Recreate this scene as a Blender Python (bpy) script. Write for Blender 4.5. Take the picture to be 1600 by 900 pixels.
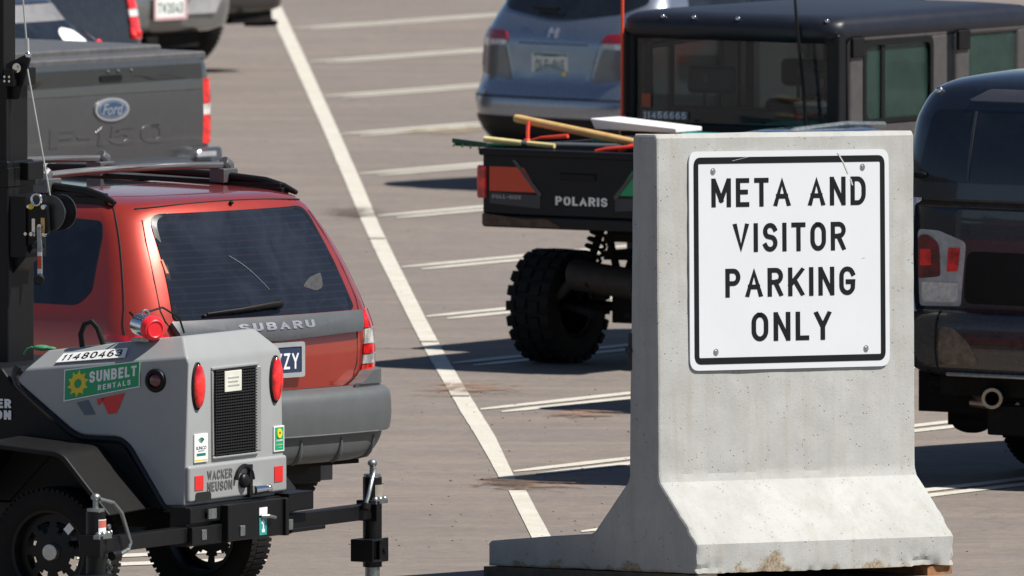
import bpy, bmesh, math, random
from math import sin, cos, tan, atan, radians as R, pi, sqrt
from mathutils import Vector, Matrix, noise
random.seed(7)
SC = bpy.context.scene
COL = SC.collection
for o in list(bpy.data.objects): bpy.data.objects.remove(o)

# ------------------------------------------------------------------ camera, sky, sun, exposure
FPX, CAMH, HOR = 28000.0, 6.54, -1300.0        # focal length in photo pixels, camera height, row of the lot's vanishing line
PITCH = atan((450 - HOR) / FPX)
cam = bpy.data.cameras.new('camera'); co = bpy.data.objects.new('camera', cam); COL.objects.link(co)
co.location = (0, 0, CAMH); co.rotation_euler = (pi/2 - PITCH, 0, 0)
cam.sensor_width = 36; cam.lens = 36 * FPX / 1600; cam.clip_start = 1; cam.clip_end = 6000
cam.dof.use_dof = True; cam.dof.focus_distance = 83.5; cam.dof.aperture_fstop = 10.0
SC.camera = co
SUN_EL, SUN_AZ = R(56), R(-16)                  # azimuth from +X towards +Y
SUN = Vector((cos(SUN_EL)*cos(SUN_AZ), cos(SUN_EL)*sin(SUN_AZ), sin(SUN_EL)))
wd = bpy.data.worlds.new('World'); SC.world = wd; wd.use_nodes = True
nt = wd.node_tree; sky = nt.nodes.new('ShaderNodeTexSky'); sky.sky_type = 'NISHITA'; sky.sun_disc = False
sky.sun_elevation = SUN_EL; sky.sun_rotation = math.atan2(SUN.x, SUN.y); sky.altitude = 1800
bg = nt.nodes['Background']; bg.inputs['Strength'].default_value = 0.056
nt.links.new(sky.outputs[0], bg.inputs[0])
sl = bpy.data.lights.new('sun', 'SUN'); sl.energy = 4.8; sl.angle = R(0.55); sl.color = (1.0, 0.955, 0.88)
so = bpy.data.objects.new('sun', sl); COL.objects.link(so); so.rotation_euler = SUN.to_track_quat('Z', 'Y').to_euler()
SC.view_settings.view_transform = 'Standard'; SC.view_settings.look = 'None'
SC.view_settings.exposure = 0.55; SC.view_settings.gamma = 1.0

# ------------------------------------------------------------------ helpers
def G(px, py, z=0.0):
    """point of the horizontal plane z that the photo shows at pixel px, py"""
    a = (px - 800) / FPX; b = (450 - py) / FPX
    d = Vector((a, cos(PITCH) + b*sin(PITCH), -sin(PITCH) + b*cos(PITCH)))
    t = (z - CAMH) / d.z
    return Vector((d.x*t, d.y*t, z))

def lerp_tab(tab, i, z):
    if z <= tab[0][0]: return tab[0][i]
    if z >= tab[-1][0]: return tab[-1][i]
    for k in range(len(tab) - 1):
        a, b = tab[k], tab[k+1]
        if a[0] <= z <= b[0]:
            t = (z - a[0]) / (b[0] - a[0])
            def sl_(j):
                if j <= 0 or j >= len(tab)-1: return None
                d0 = (tab[j][i]-tab[j-1][i])/(tab[j][0]-tab[j-1][0]); d1 = (tab[j+1][i]-tab[j][i])/(tab[j+1][0]-tab[j][0])
                return 0 if d0*d1 <= 0 else 2*d0*d1/(d0+d1)
            h = b[0]-a[0]; s = (b[i]-a[i])/h
            m0 = sl_(k); m1 = sl_(k+1)
            m0 = s if m0 is None else m0; m1 = s if m1 is None else m1
            t2, t3 = t*t, t*t*t
            return (2*t3-3*t2+1)*a[i] + (t3-2*t2+t)*h*m0 + (-2*t3+3*t2)*b[i] + (t3-t2)*h*m1

class Body:
    """stack of horizontal outlines: rows (z, half width, rear y, rear crown, corner x, corner y, front y, front crown, corner x, corner y)"""
    def __init__(s, rows): s.t = rows
    def v(s, i, z): return lerp_tab(s.t, i, z)
    @staticmethod
    def prof(x, w, cr, rx, ry):
        ax = abs(x); t = max(0.0, min(0.9998, (ax-(w-rx))/rx))
        return cr*(ax/w)**2 + ry*(1-sqrt(1-t*t))
    def rear(s, x, z): return s.v(2, z) + s.prof(x, s.v(1, z), s.v(3, z), s.v(4, z), s.v(5, z))
    def front(s, x, z): return s.v(6, z) - s.prof(x, s.v(1, z), s.v(7, z), s.v(8, z), s.v(9, z))
    def R(s, x, z): return Vector((x, s.rear(x, z), z))
    def side(s, sg):
        return lambda y, z: Vector((sg*s.v(1, z), y, z))
    def ring(s, z, n=30, off=0.0):
        w = s.v(1, z); pts = []
        xs = [w*sin(-pi/2 + pi*k/n) for k in range(n+1)]
        xs[0], xs[-1] = -w*0.9999, w*0.9999
        pts += [Vector((x, s.rear(x, z), z)) for x in xs]
        pts += [Vector((x, s.front(x, z), z)) for x in reversed(xs)]
        return pts
    def loft(s, mb, zs, n=30):
        mb.loft([s.ring(z, n) for z in zs])

def frange(a, b, n): return [a + (b-a)*k/n for k in range(n+1)]

def rounded(pts, r, n=5):
    out = []; N = len(pts)
    rr = r if isinstance(r, (list, tuple)) else [r]*N
    for i in range(N):
        p = Vector(pts[i]); a = Vector(pts[i-1]); b = Vector(pts[(i+1) % N])
        da = (a-p); db = (b-p); q = min(rr[i], da.length*0.49, db.length*0.49)
        if q <= 1e-6: out.append((p.x, p.y)); continue
        s = p + da.normalized()*q; e = p + db.normalized()*q
        for k in range(n+1):
            t = k/n; c = s*(1-t)**2 + p*2*t*(1-t) + e*t*t
            out.append((c.x, c.y))
    return out

def tri_poly(outline, step, holes=()):
    bm = bmesh.new()
    bm.faces.new([bm.verts.new((u, v, 0)) for u, v in outline])
    bmesh.ops.triangulate(bm, faces=bm.faces[:])
    if step:
        for ax in (0, 1):
            lo = min(p[ax] for p in outline); hi = max(p[ax] for p in outline)
            c = lo + step*0.5
            while c < hi:
                no = Vector((1, 0, 0)) if ax == 0 else Vector((0, 1, 0))
                bmesh.ops.bisect_plane(bm, geom=bm.verts[:]+bm.edges[:]+bm.faces[:], dist=1e-6, plane_co=no*c, plane_no=no)
                c += step
    bm.verts.index_update()
    r = [(v.co.x, v.co.y) for v in bm.verts], [[v.index for v in f.verts] for f in bm.faces]
    bm.free(); return r

_txt = {}
def text2d(s, shear=0.0, bold=0.0, space=1.0):
    key = (s, shear, bold, space)
    if key in _txt: return _txt[key]
    c = bpy.data.curves.new('lettering', 'FONT'); c.body = s; c.align_x = 'LEFT'; c.shear = shear; c.offset = bold
    c.resolution_u = 5; c.space_character = space; c.space_line = 0.95
    o = bpy.data.objects.new('lettering', c); COL.objects.link(o)
    dg = bpy.context.evaluated_depsgraph_get(); dg.update()
    m = bpy.data.meshes.new_from_object(o.evaluated_get(dg))
    vs = [(v.co.x, v.co.y) for v in m.vertices]; fs = [list(p.vertices) for p in m.polygons]
    bpy.data.objects.remove(o); bpy.data.curves.remove(c); bpy.data.meshes.remove(m)
    _txt[key] = (vs, fs); return _txt[key]

def arc_(cx, cy, rx, ry, a0, a1, n=9): return [(cx+cos(R(a0+(a1-a0)*k/n))*rx, cy+sin(R(a0+(a1-a0)*k/n))*ry) for k in range(n+1)]
GLYPH = {  # width, centre lines in a unit box
 'A': (.66, [[(0, 0), (.5, 1), (1, 0)], [(.19, .32), (.81, .32)]]), 'B': (.60, [[(0, 0), (0, 1), (.6, 1)]+arc_(.6, .77, .35, .23, 90, -90)+[(0, .54)], [(0, .54), (.62, .54)]+arc_(.62, .27, .38, .27, 90, -90)+[(0, 0)]]),
 'C': (.60, [arc_(.5, .70, .5, .30, 20, 180)+arc_(.5, .30, .5, .30, 180, 340)]), 'D': (.60, [[(0, 0), (0, 1)], [(.0, 1), (.45, 1)]+arc_(.45, .62, .55, .38, 90, 0)+arc_(.45, .38, .55, .38, 0, -90)+[(0, 0)]]),
 'E': (.52, [[(1, 1), (0, 1), (0, 0), (1, 0)], [(0, .52), (.85, .52)]]), 'F': (.52, [[(1, 1), (0, 1), (0, 0)], [(0, .52), (.85, .52)]]),
 'G': (.62, [arc_(.5, .70, .5, .30, 20, 180)+arc_(.5, .30, .5, .30, 180, 340)+[(1, .46), (.55, .46)]]), 'I': (.16, [[(.5, 0), (.5, 1)]]), 'H': (.6, [[(0, 0), (0, 1)], [(1, 0), (1, 1)], [(0, .5), (1, .5)]]),
 'K': (.62, [[(0, 0), (0, 1)], [(1, 1), (.03, .38)], [(.36, .58), (1, 0)]]), 'L': (.50, [[(0, 1), (0, 0), (1, 0)]]), 'M': (.76, [[(0, 0), (0, 1)], [(1, 0), (1, 1)], [(.04, 1), (.5, .20)], [(.5, .20), (.96, 1)]]),
 'N': (.62, [[(0, 0), (0, 1)], [(1, 0), (1, 1)], [(.05, 1), (.95, 0)]]), 'O': (.62, [arc_(.5, .66, .5, .34, 90, 180)+arc_(.5, .34, .5, .34, 180, 360, 14)+arc_(.5, .66, .5, .34, 0, 95)]), 'P': (.58, [[(0, 0), (0, 1)], [(0, 1), (.55, 1)]+arc_(.55, .74, .45, .26, 90, -90)+[(.05, .48)]]),
 'R': (.60, [[(0, 0), (0, 1)], [(0, 1), (.55, 1)]+arc_(.55, .75, .45, .25, 90, -90)+[(.05, .50)], [(.50, .50), (.97, 0)]]), 'S': (.58, [arc_(.5, .75, .48, .25, 22, 235, 14)+[(.5, .515)]+arc_(.5, .26, .50, .26, 58, -158, 14)]),
 'T': (.56, [[(0, 1), (1, 1)], [(.5, 1), (.5, 0)]]), 'U': (.6, [[(0, 1), (0, .3)]+arc_(.5, .30, .5, .30, 180, 360, 12)+[(1, 1)]]), 'V': (.62, [[(0, 1), (.5, 0), (1, 1)]]), 'W': (.82, [[(0, 1), (.25, 0), (.5, .8), (.75, 0), (1, 1)]]),
 'Y': (.62, [[(0, 1), (.5, .45), (1, 1)], [(.5, .45), (.5, 0)]]), 'Z': (.56, [[(0, 1), (1, 1), (0, 0), (1, 0)]]), '-': (.36, [[(0, .48), (1, .48)]]),
 '0': (.56, [arc_(.5, .66, .5, .34, 90, 180)+arc_(.5, .34, .5, .34, 180, 360, 14)+arc_(.5, .66, .5, .34, 0, 95)]), '1': (.30, [[(.0, .78), (.6, 1), (.6, 0)]]), '3': (.54, [arc_(.45, .76, .5, .24, 150, -90)+arc_(.45, .26, .55, .26, 90, -160)]),
 '4': (.56, [[(.75, 0), (.75, 1), (0, .28), (1, .28)]]), '5': (.54, [[(.92, 1), (.08, 1), (.03, .54)]+arc_(.45, .32, .55, .32, 110, -160)]), '6': (.56, [arc_(.5, .30, .5, .30, 0, 360, 16), arc_(.72, .30, .72, .70, 180, 85, 7)]),
 '8': (.56, [arc_(.5, .76, .42, .24, 0, 360, 14), arc_(.5, .26, .5, .26, 0, 360, 14)]), ' ': (.30, [])}
def stroke2d(body, t=.16, gap=.17, jig=True):
    x = 0; vs, fs, zz = [], [], []; q = 0
    for ch in body:
        w, lines = GLYPH[ch]; ww = max(w, t)
        for ln in lines:
            pts = [Vector((x + t/2 + u*(ww-t), t/2 + v*(1-t))) for u, v in ln]; b = len(vs); q += 1
            pts = [p for i, p in enumerate(pts) if i == 0 or (p-pts[i-1]).length > .02]
            for i, p in enumerate(pts):
                a = pts[i-1] if i else None; c = pts[i+1] if i < len(pts)-1 else None
                d0 = (p-a).normalized() if a is not None else (c-p).normalized(); d1 = (c-p).normalized() if c is not None else d0
                m = (d0+d1); m = m.normalized() if m.length > 1e-4 else d0; n = Vector((-m.y, m.x)); k = t/2/max(.42, n.dot(Vector((-d0.y, d0.x))))
                pp = p
                if a is None: pp = p - d0*t/2*(1 if True else 0)
                if c is None: pp = p + d1*t/2
                vs += [pp+n*k, pp-n*k]; zz += [q, q]
            for i in range(len(pts)-1): fs.append((b+2*i, b+2*i+1, b+2*i+3, b+2*i+2))
        x += ww + gap
    return [(v.x, v.y) for v in vs], fs, x-gap, zz

class MB:
    def __init__(s): s.bm = bmesh.new()
    def add(s, vs, fs):
        v = [s.bm.verts.new(p) for p in vs]
        for f in fs:
            try: s.bm.faces.new([v[i] for i in f])
            except ValueError: pass
        return s
    def hexa(s, p):                      # 8 points: bottom 4, top 4
        return s.add(p, [(3, 2, 1, 0), (4, 5, 6, 7), (0, 1, 5, 4), (1, 2, 6, 5), (2, 3, 7, 6), (3, 0, 4, 7)])
    def box(s, x0, x1, y0, y1, z0, z1, M=None):
        p = [Vector(q) for q in ((x0,y0,z0),(x1,y0,z0),(x1,y1,z0),(x0,y1,z0),(x0,y0,z1),(x1,y0,z1),(x1,y1,z1),(x0,y1,z1))]
        if M is not None: p = [M @ q for q in p]
        return s.hexa(p)
    def loft(s, rings, caps=True):
        n = len(rings[0]); v = [[s.bm.verts.new(p) for p in r] for r in rings]
        for a, b in zip(v, v[1:]):
            for i in range(n):
                j = (i+1) % n
                try: s.bm.faces.new((a[i], a[j], b[j], b[i]))
                except ValueError: pass
        if caps:
            s.bm.faces.new(list(reversed(v[0]))); s.bm.faces.new(v[-1])
        return s
    def tube(s, pts, r, n=10, caps=True):
        pts = [Vector(p) for p in pts]; rings = []
        rr = r if isinstance(r, (list, tuple)) else [r]*len(pts)
        up = None
        for i, p in enumerate(pts):
            d = (pts[min(i+1, len(pts)-1)] - pts[max(i-1, 0)]).normalized()
            if up is None:
                up = d.orthogonal().normalized()
            up = (up - d*up.dot(d)).normalized(); w = d.cross(up)
            rings.append([p + (up*cos(2*pi*k/n) + w*sin(2*pi*k/n))*rr[i] for k in range(n)])
        return s.loft(rings, caps)
    def cyl(s, a, b, r, r2=None, n=24): return s.tube([a, b], [r, r if r2 is None else r2], n)
    def lathe(s, prof, c, axis, n=40):
        """prof: closed loop or open list of (radius, distance along axis)"""
        axis = Vector(axis).normalized(); u = axis.orthogonal().normalized(); w = axis.cross(u); c = Vector(c)
        rings = []
        for k in range(n):
            d = u*cos(2*pi*k/n) + w*sin(2*pi*k/n)
            rings.append([s.bm.verts.new(c + d*r + axis*a) for r, a in prof])
        m = len(prof)
        for k in range(n):
            A, B = rings[k], rings[(k+1) % n]
            for i in range(m-1):
                try: s.bm.faces.new((A[i], A[i+1], B[i+1], B[i]))
                except ValueError: pass
        bmesh.ops.remove_doubles(s.bm, verts=[v for r in rings for v in r if True], dist=1e-5)
        return s
    def ell(s, c, r, M=None, nu=20, nv=12):
        c = Vector(c); rings = []
        for j in range(1, nv):
            t = pi*j/nv
            ring = [Vector((r[0]*sin(t)*cos(2*pi*k/nu), r[1]*sin(t)*sin(2*pi*k/nu), r[2]*cos(t))) for k in range(nu)]
            rings.append([c + ((M @ q) if M is not None else q) for q in ring])
        return s.loft(rings)
    def prism(s, outline, fn, d0, d1):
        """outline in (u,v); fn(u,v,d) -> point"""
        n = len(outline)
        a = [s.bm.verts.new(fn(u, v, d0)) for u, v in outline]; b = [s.bm.verts.new(fn(u, v, d1)) for u, v in outline]
        s.bm.faces.new(a); s.bm.faces.new(list(reversed(b)))
        for i in range(n):
            j = (i+1) % n; s.bm.faces.new((a[j], a[i], b[i], b[j]))
        return s
    def sheet(s, vs2, fs, fn, out, off=0.003, th=0.006):
        out = Vector(out); F_, B_ = [], []
        for u, v in vs2:
            p = fn(u, v); e = 0.002
            n = (fn(u+e, v)-fn(u-e, v)).cross(fn(u, v+e)-fn(u, v-e))
            n = n.normalized() if n.length > 1e-12 else out.normalized()
            if n.dot(out) < 0: n = -n
            F_.append(s.bm.verts.new(p + n*off)); B_.append(s.bm.verts.new(p + n*(off-th)))
        cnt = {}
        for f in fs:
            try:
                s.bm.faces.new([F_[i] for i in f]); s.bm.faces.new([B_[i] for i in reversed(f)])
            except ValueError: continue
            for i in range(len(f)):
                e = (f[i], f[(i+1) % len(f)]); k = (min(e), max(e)); cnt.setdefault(k, []).append(e)
        for k, l in cnt.items():
            if len(l) == 1:
                i, j = l[0]
                try: s.bm.faces.new((F_[j], F_[i], B_[i], B_[j]))
                except ValueError: pass
        return s
    def patch(s, outline, fn, out, step=0.06, off=0.003, th=0.006):
        v, f = tri_poly(outline, step); return s.sheet(v, f, fn, out, off, th)
    def text(s, body, fn, out, u0, u1, v0, v1, off=0.003, th=0.001, shear=0.0, bold=0.0, space=1.0):
        """fit the words into the rectangle u0..u1, v0..v1 of surface fn"""
        vs, fs = text2d(body, shear, bold, space)
        a0 = min(p[0] for p in vs); a1 = max(p[0] for p in vs); b0 = min(p[1] for p in vs); b1 = max(p[1] for p in vs)
        q = [(u0 + (p[0]-a0)/(a1-a0)*(u1-u0), v0 + (p[1]-b0)/(b1-b0)*(v1-v0)) for p in vs]
        return s.sheet(q, fs, fn, out, off, th)
    def stext(s, body, fn, out, u0, u1, v0, v1, off=.003, th=.001, t=.16, gap=.17):
        vs, fs, W_, zz = stroke2d(body, t, gap)
        q = [(u0 + x/W_*(u1-u0), v0 + min(1.0, max(0.0, y))*(v1-v0)) for x, y in vs]; groups = {}
        for f in fs: groups.setdefault(zz[f[0]], []).append(f)
        for g, ff in groups.items():
            ids = sorted({i for f in ff for i in f}); ix = {i: k for k, i in enumerate(ids)}
            s.sheet([q[i] for i in ids], [tuple(ix[i] for i in f) for f in ff], fn, out, off+.00015*(g % 4), th)
        return s
    def done(s, name, mat, parent=None, bevel=0.0, seg=2, ang=35, flat=False, **tg):
        bm = s.bm
        bmesh.ops.recalc_face_normals(bm, faces=bm.faces[:])
        for f in bm.faces: f.smooth = not flat
        for e in bm.edges:
            if len(e.link_faces) == 2: e.smooth = e.calc_face_angle(0) < R(ang)
        m = bpy.data.meshes.new(name); bm.to_mesh(m); bm.free()
        o = bpy.data.objects.new(name, m); COL.objects.link(o)
        if mat: m.materials.append(mat)
        if parent: o.parent = parent
        if bevel:
            b = o.modifiers.new('bevel', 'BEVEL'); b.width = bevel; b.segments = seg; b.limit_method = 'ANGLE'; b.angle_limit = R(30); b.harden_normals = True
        for k, v in tg.items(): o[k] = v
        return o

def thing(name, label, cat, loc=(0, 0, 0), phi=0.0, group=None, tilt=None):
    """an Empty; phi = heading in degrees, 0 looks away from the camera, positive to the right"""
    o = bpy.data.objects.new(name, None); COL.objects.link(o); o.empty_display_size = 0.1
    o.location = loc; o.rotation_euler = (0, 0, -R(phi))
    if tilt: o.matrix_world = Matrix.Translation(Vector(loc)) @ Matrix.Rotation(tilt, 4, 'X') @ Matrix.Rotation(-R(phi), 4, 'Z')
    o['label'] = label; o['category'] = cat
    if group: o['group'] = group
    return o

# ------------------------------------------------------------------ materials
def nodes(name):
    m = bpy.data.materials.new(name); m.use_nodes = True
    return m, m.node_tree, m.node_tree.nodes['Principled BSDF']
def noise_tex(nt, scale, detail=6, rough=0.6, vec=None, dist=0.0):
    n = nt.nodes.new('ShaderNodeTexNoise'); n.inputs['Scale'].default_value = scale; n.inputs['Detail'].default_value = detail
    n.inputs['Roughness'].default_value = rough; n.inputs['Distortion'].default_value = dist
    if vec is not None: nt.links.new(vec, n.inputs['Vector'])
    return n.outputs['Fac']
def ramp(nt, fac, stops):
    r = nt.nodes.new('ShaderNodeValToRGB'); e = r.color_ramp.elements
    while len(e) < len(stops): e.new(0.5)
    for k, (p, c) in enumerate(stops):
        e[k].position = p; e[k].color = (c, c, c, 1) if not isinstance(c, (tuple, list)) else tuple(c)+(1,)
    nt.links.new(fac, r.inputs[0]); return r.outputs[0]
def mixc(nt, fac, a, b, mode='MIX'):
    m = nt.nodes.new('ShaderNodeMix'); m.data_type = 'RGBA'; m.blend_type = mode
    for i, v in ((0, fac), (6, a), (7, b)):
        if isinstance(v, (int, float)): m.inputs[i].default_value = v
        elif isinstance(v, (tuple, list)): m.inputs[i].default_value = tuple(v)+(1,)
        else: nt.links.new(v, m.inputs[i])
    return m.outputs[2]
def math_(nt, op, a, b=None, clamp=False):
    m = nt.nodes.new('ShaderNodeMath'); m.operation = op; m.use_clamp = clamp
    for i, v in ((0, a), (1, b)):
        if v is None: continue
        if isinstance(v, (int, float)): m.inputs[i].default_value = v
        else: nt.links.new(v, m.inputs[i])
    return m.outputs[0]
def objco(nt): return nt.nodes.new('ShaderNodeTexCoord').outputs['Object']
def bump(nt, b, h, strength, dist=0.01):
    n = nt.nodes.new('ShaderNodeBump'); n.inputs['Strength'].default_value = strength; n.inputs['Distance'].default_value = dist
    nt.links.new(h, n.inputs['Height']); nt.links.new(n.outputs[0], b.inputs['Normal'])

def pm(name, col, rough=0.5, metal=0.0, coat=0.0, var=0.12, scale=9.0, dust=0.0, dustcol=(0.30, 0.25, 0.20), bmp=0.0, bscale=200, emis=0, spec=0.5, coatr=0.04):
    m, nt, b = nodes(name); oc = objco(nt)
    f = noise_tex(nt, scale, 6, 0.65, oc)
    c = mixc(nt, ramp(nt, f, [(0.3, 0.0), (0.7, 1.0)]), tuple(x*(1-var) for x in col), tuple(min(1, x*(1+var)) for x in col))
    if dust:
        d = noise_tex(nt, scale*2.3, 8, 0.7, oc, 0.4)
        dm = math_(nt, 'MULTIPLY', ramp(nt, d, [(0.35, 0.1), (0.75, 1.0)]), dust)
        c = mixc(nt, dm, c, dustcol)
        rr = math_(nt, 'ADD', math_(nt, 'MULTIPLY', dm, 0.6), rough, True)
        nt.links.new(rr, b.inputs['Roughness'])
    else:
        rr = math_(nt, 'ADD', math_(nt, 'MULTIPLY', math_(nt, 'SUBTRACT', f, 0.5), 0.15), rough, True); nt.links.new(rr, b.inputs['Roughness'])
    nt.links.new(c, b.inputs['Base Color'])
    b.inputs['Metallic'].default_value = metal; b.inputs['Coat Weight'].default_value = coat; b.inputs['Coat Roughness'].default_value = coatr
    b.inputs['Specular IOR Level'].default_value = spec
    if bmp: bump(nt, b, noise_tex(nt, bscale, 3, 0.6, oc), bmp, 0.004)
    return m

def glass_clear(name, tint, refl=0.1, film=0.18, fc=(0.25, 0.24, 0.22)):
    """see-through pane with a film of dust and painted-in brightness on it"""
    m = bpy.data.materials.new(name); m.use_nodes = True; nt = m.node_tree; nt.nodes.clear()
    out = nt.nodes.new('ShaderNodeOutputMaterial'); tr = nt.nodes.new('ShaderNodeBsdfTransparent'); tr.inputs[0].default_value = tint+(1,)
    gl = nt.nodes.new('ShaderNodeBsdfGlossy'); gl.inputs['Roughness'].default_value = 0.04
    df = nt.nodes.new('ShaderNodeBsdfDiffuse'); df.inputs[0].default_value = fc+(1,)
    fr = nt.nodes.new('ShaderNodeFresnel'); fr.inputs[0].default_value = 1.5
    m1 = nt.nodes.new('ShaderNodeMixShader'); m2 = nt.nodes.new('ShaderNodeMixShader')
    n = noise_tex(nt, 6, 6, 0.7, objco(nt), 0.5); nt.links.new(math_(nt, 'MULTIPLY', n, film), m1.inputs[0])
    nt.links.new(tr.outputs[0], m1.inputs[1]); nt.links.new(df.outputs[0], m1.inputs[2])
    nt.links.new(math_(nt, 'ADD', fr.outputs[0], refl), m2.inputs[0]); nt.links.new(m1.outputs[0], m2.inputs[1]); nt.links.new(gl.outputs[0], m2.inputs[2])
    nt.links.new(m2.outputs[0], out.inputs[0]); return m

def glass_dark(name, col=(0.010, 0.013, 0.018), lines=False, spec=0.5):
    m, nt, b = nodes(name); oc = objco(nt)
    n = noise_tex(nt, 3.5, 6, 0.65, oc, 0.6)
    c = mixc(nt, ramp(nt, n, [(0.45, 0.0), (0.8, 0.5)]), col, tuple(x*3.2+0.010 for x in col))
    if lines:
        w = nt.nodes.new('ShaderNodeTexWave'); w.wave_type = 'BANDS'; w.bands_direction = 'Z'; w.inputs['Scale'].default_value = 9.5; w.inputs['Distortion'].default_value = 0
        nt.links.new(oc, w.inputs['Vector'])
        c = mixc(nt, ramp(nt, w.outputs['Fac'], [(0.86, 0.0), (1.0, 0.35)]), c, (0.035, 0.028, 0.026))
    nt.links.new(c, b.inputs['Base Color']); b.inputs['Roughness'].default_value = 0.06; b.inputs['Specular IOR Level'].default_value = spec
    return m

def lens(name, col, rough=0.12, ridges=45):
    """plastic lamp lens with faint moulded ribs and a bright reflector behind"""
    m, nt, b = nodes(name); oc = objco(nt)
    v = nt.nodes.new('ShaderNodeTexVoronoi'); v.inputs['Scale'].default_value = ridges; nt.links.new(oc, v.inputs['Vector'])
    n = noise_tex(nt, 14, 3, 0.5, oc)
    c = mixc(nt, ramp(nt, n, [(0.38, 0.0), (0.62, 1.0)]), tuple(x*0.55 for x in col), tuple(min(1, x*1.5) for x in col))
    nt.links.new(c, b.inputs['Base Color']); b.inputs['Roughness'].default_value = rough
    b.inputs['Coat Weight'].default_value = 1.0; b.inputs['Coat Roughness'].default_value = 0.03
    bump(nt, b, v.outputs['Distance'], 0.25, 0.004); return m

def asphalt():
    m, nt, b = nodes('faded asphalt'); g = nt.nodes.new('ShaderNodeNewGeometry'); P = g.outputs['Position']
    big = noise_tex(nt, 0.35, 5, 0.6, P, 0.3); mid = noise_tex(nt, 2.2, 7, 0.68, P, 0.5); fine = noise_tex(nt, 60, 4, 0.75, P); grit = noise_tex(nt, 210, 2, 0.5, P)
    c = mixc(nt, ramp(nt, big, [(0.3, 0.0), (0.7, 1.0)]), (0.180, 0.154, 0.138), (0.218, 0.188, 0.168))
    c = mixc(nt, ramp(nt, mid, [(0.38, 0.0), (0.68, 0.85)]), c, (0.168, 0.145, 0.130))
    # wheel-worn streaks along the aisle and across the bays
    mp = nt.nodes.new('ShaderNodeMapping'); nt.links.new(P, mp.inputs[0]); mp.inputs['Scale'].default_value = (0.25, 1.6, 1); mp.inputs['Rotation'].default_value = (0, 0, R(4))
    st = noise_tex(nt, 1.4, 5, 0.65, mp.outputs[0], 0.6); c = mixc(nt, ramp(nt, st, [(0.46, 0.0), (0.72, 0.75)]), c, (0.255, 0.205, 0.168))
    md2 = noise_tex(nt, 11, 6, 0.75, P, 0.3); c = mixc(nt, ramp(nt, md2, [(0.34, 0.55), (0.50, 0.0)]), c, (0.125, 0.108, 0.098)); c = mixc(nt, ramp(nt, md2, [(0.56, 0.0), (0.72, 0.5)]), c, (0.30, 0.255, 0.215))
    cv = nt.nodes.new('ShaderNodeTexVoronoi'); cv.feature = 'DISTANCE_TO_EDGE'; cv.inputs['Scale'].default_value = 0.16
    wv = nt.nodes.new('ShaderNodeVectorMath'); wv.operation = 'MULTIPLY_ADD'; nz = nt.nodes.new('ShaderNodeTexNoise'); nz.inputs['Scale'].default_value = 0.9; nz.inputs['Detail'].default_value = 6; nt.links.new(P, nz.inputs['Vector'])
    nt.links.new(nz.outputs['Color'], wv.inputs[0]); wv.inputs[1].default_value = (1.6, 1.6, 0); nt.links.new(P, wv.inputs[2]); nt.links.new(wv.outputs[0], cv.inputs['Vector'])
    c = mixc(nt, ramp(nt, cv.outputs['Distance'], [(0.0, 0.35), (0.003, 0.0)]), c, (0.09, 0.08, 0.075))
    c = mixc(nt, ramp(nt, fine, [(0.33, 0.45), (0.55, 0.0)]), c, (0.105, 0.095, 0.088))
    c = mixc(nt, ramp(nt, grit, [(0.60, 0.0), (0.75, 0.35)]), c, (0.34, 0.31, 0.28))
    # small dark oil spots
    v = nt.nodes.new('ShaderNodeTexVoronoi'); v.inputs['Scale'].default_value = 1.1; nt.links.new(P, v.inputs['Vector'])
    sp = ramp(nt, math_(nt, 'ADD', v.outputs['Distance'], math_(nt, 'MULTIPLY', mid, 0.10)), [(0.075, 0.55), (0.12, 0.0)])
    c = mixc(nt, sp, c, (0.075, 0.065, 0.060))
    nt.links.new(c, b.inputs['Base Color']); b.inputs['Roughness'].default_value = 0.88; b.inputs['Specular IOR Level'].default_value = 0.25
    bump(nt, b, fine, 0.5, 0.006); return m

def road_paint():
    m, nt, b = nodes('worn white road paint'); g = nt.nodes.new('ShaderNodeNewGeometry'); P = g.outputs['Position']
    a = noise_tex(nt, 3.0, 8, 0.75, P, 0.5); f = noise_tex(nt, 40, 4, 0.7, P)
    c = mixc(nt, ramp(nt, a, [(0.35, 0.0), (0.7, 1.0)]), (0.47, 0.44, 0.375), (0.58, 0.555, 0.49))
    c = mixc(nt, ramp(nt, f, [(0.30, 0.8), (0.44, 0.0)]), c, (0.26, 0.23, 0.20))
    w = noise_tex(nt, 7.0, 8, 0.8, P, 1.0); c = mixc(nt, ramp(nt, w, [(0.60, 0.0), (0.68, 0.75)]), c, (0.27, 0.24, 0.21))
    nt.links.new(c, b.inputs['Base Color']); b.inputs['Roughness'].default_value = 0.75; return m

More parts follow.
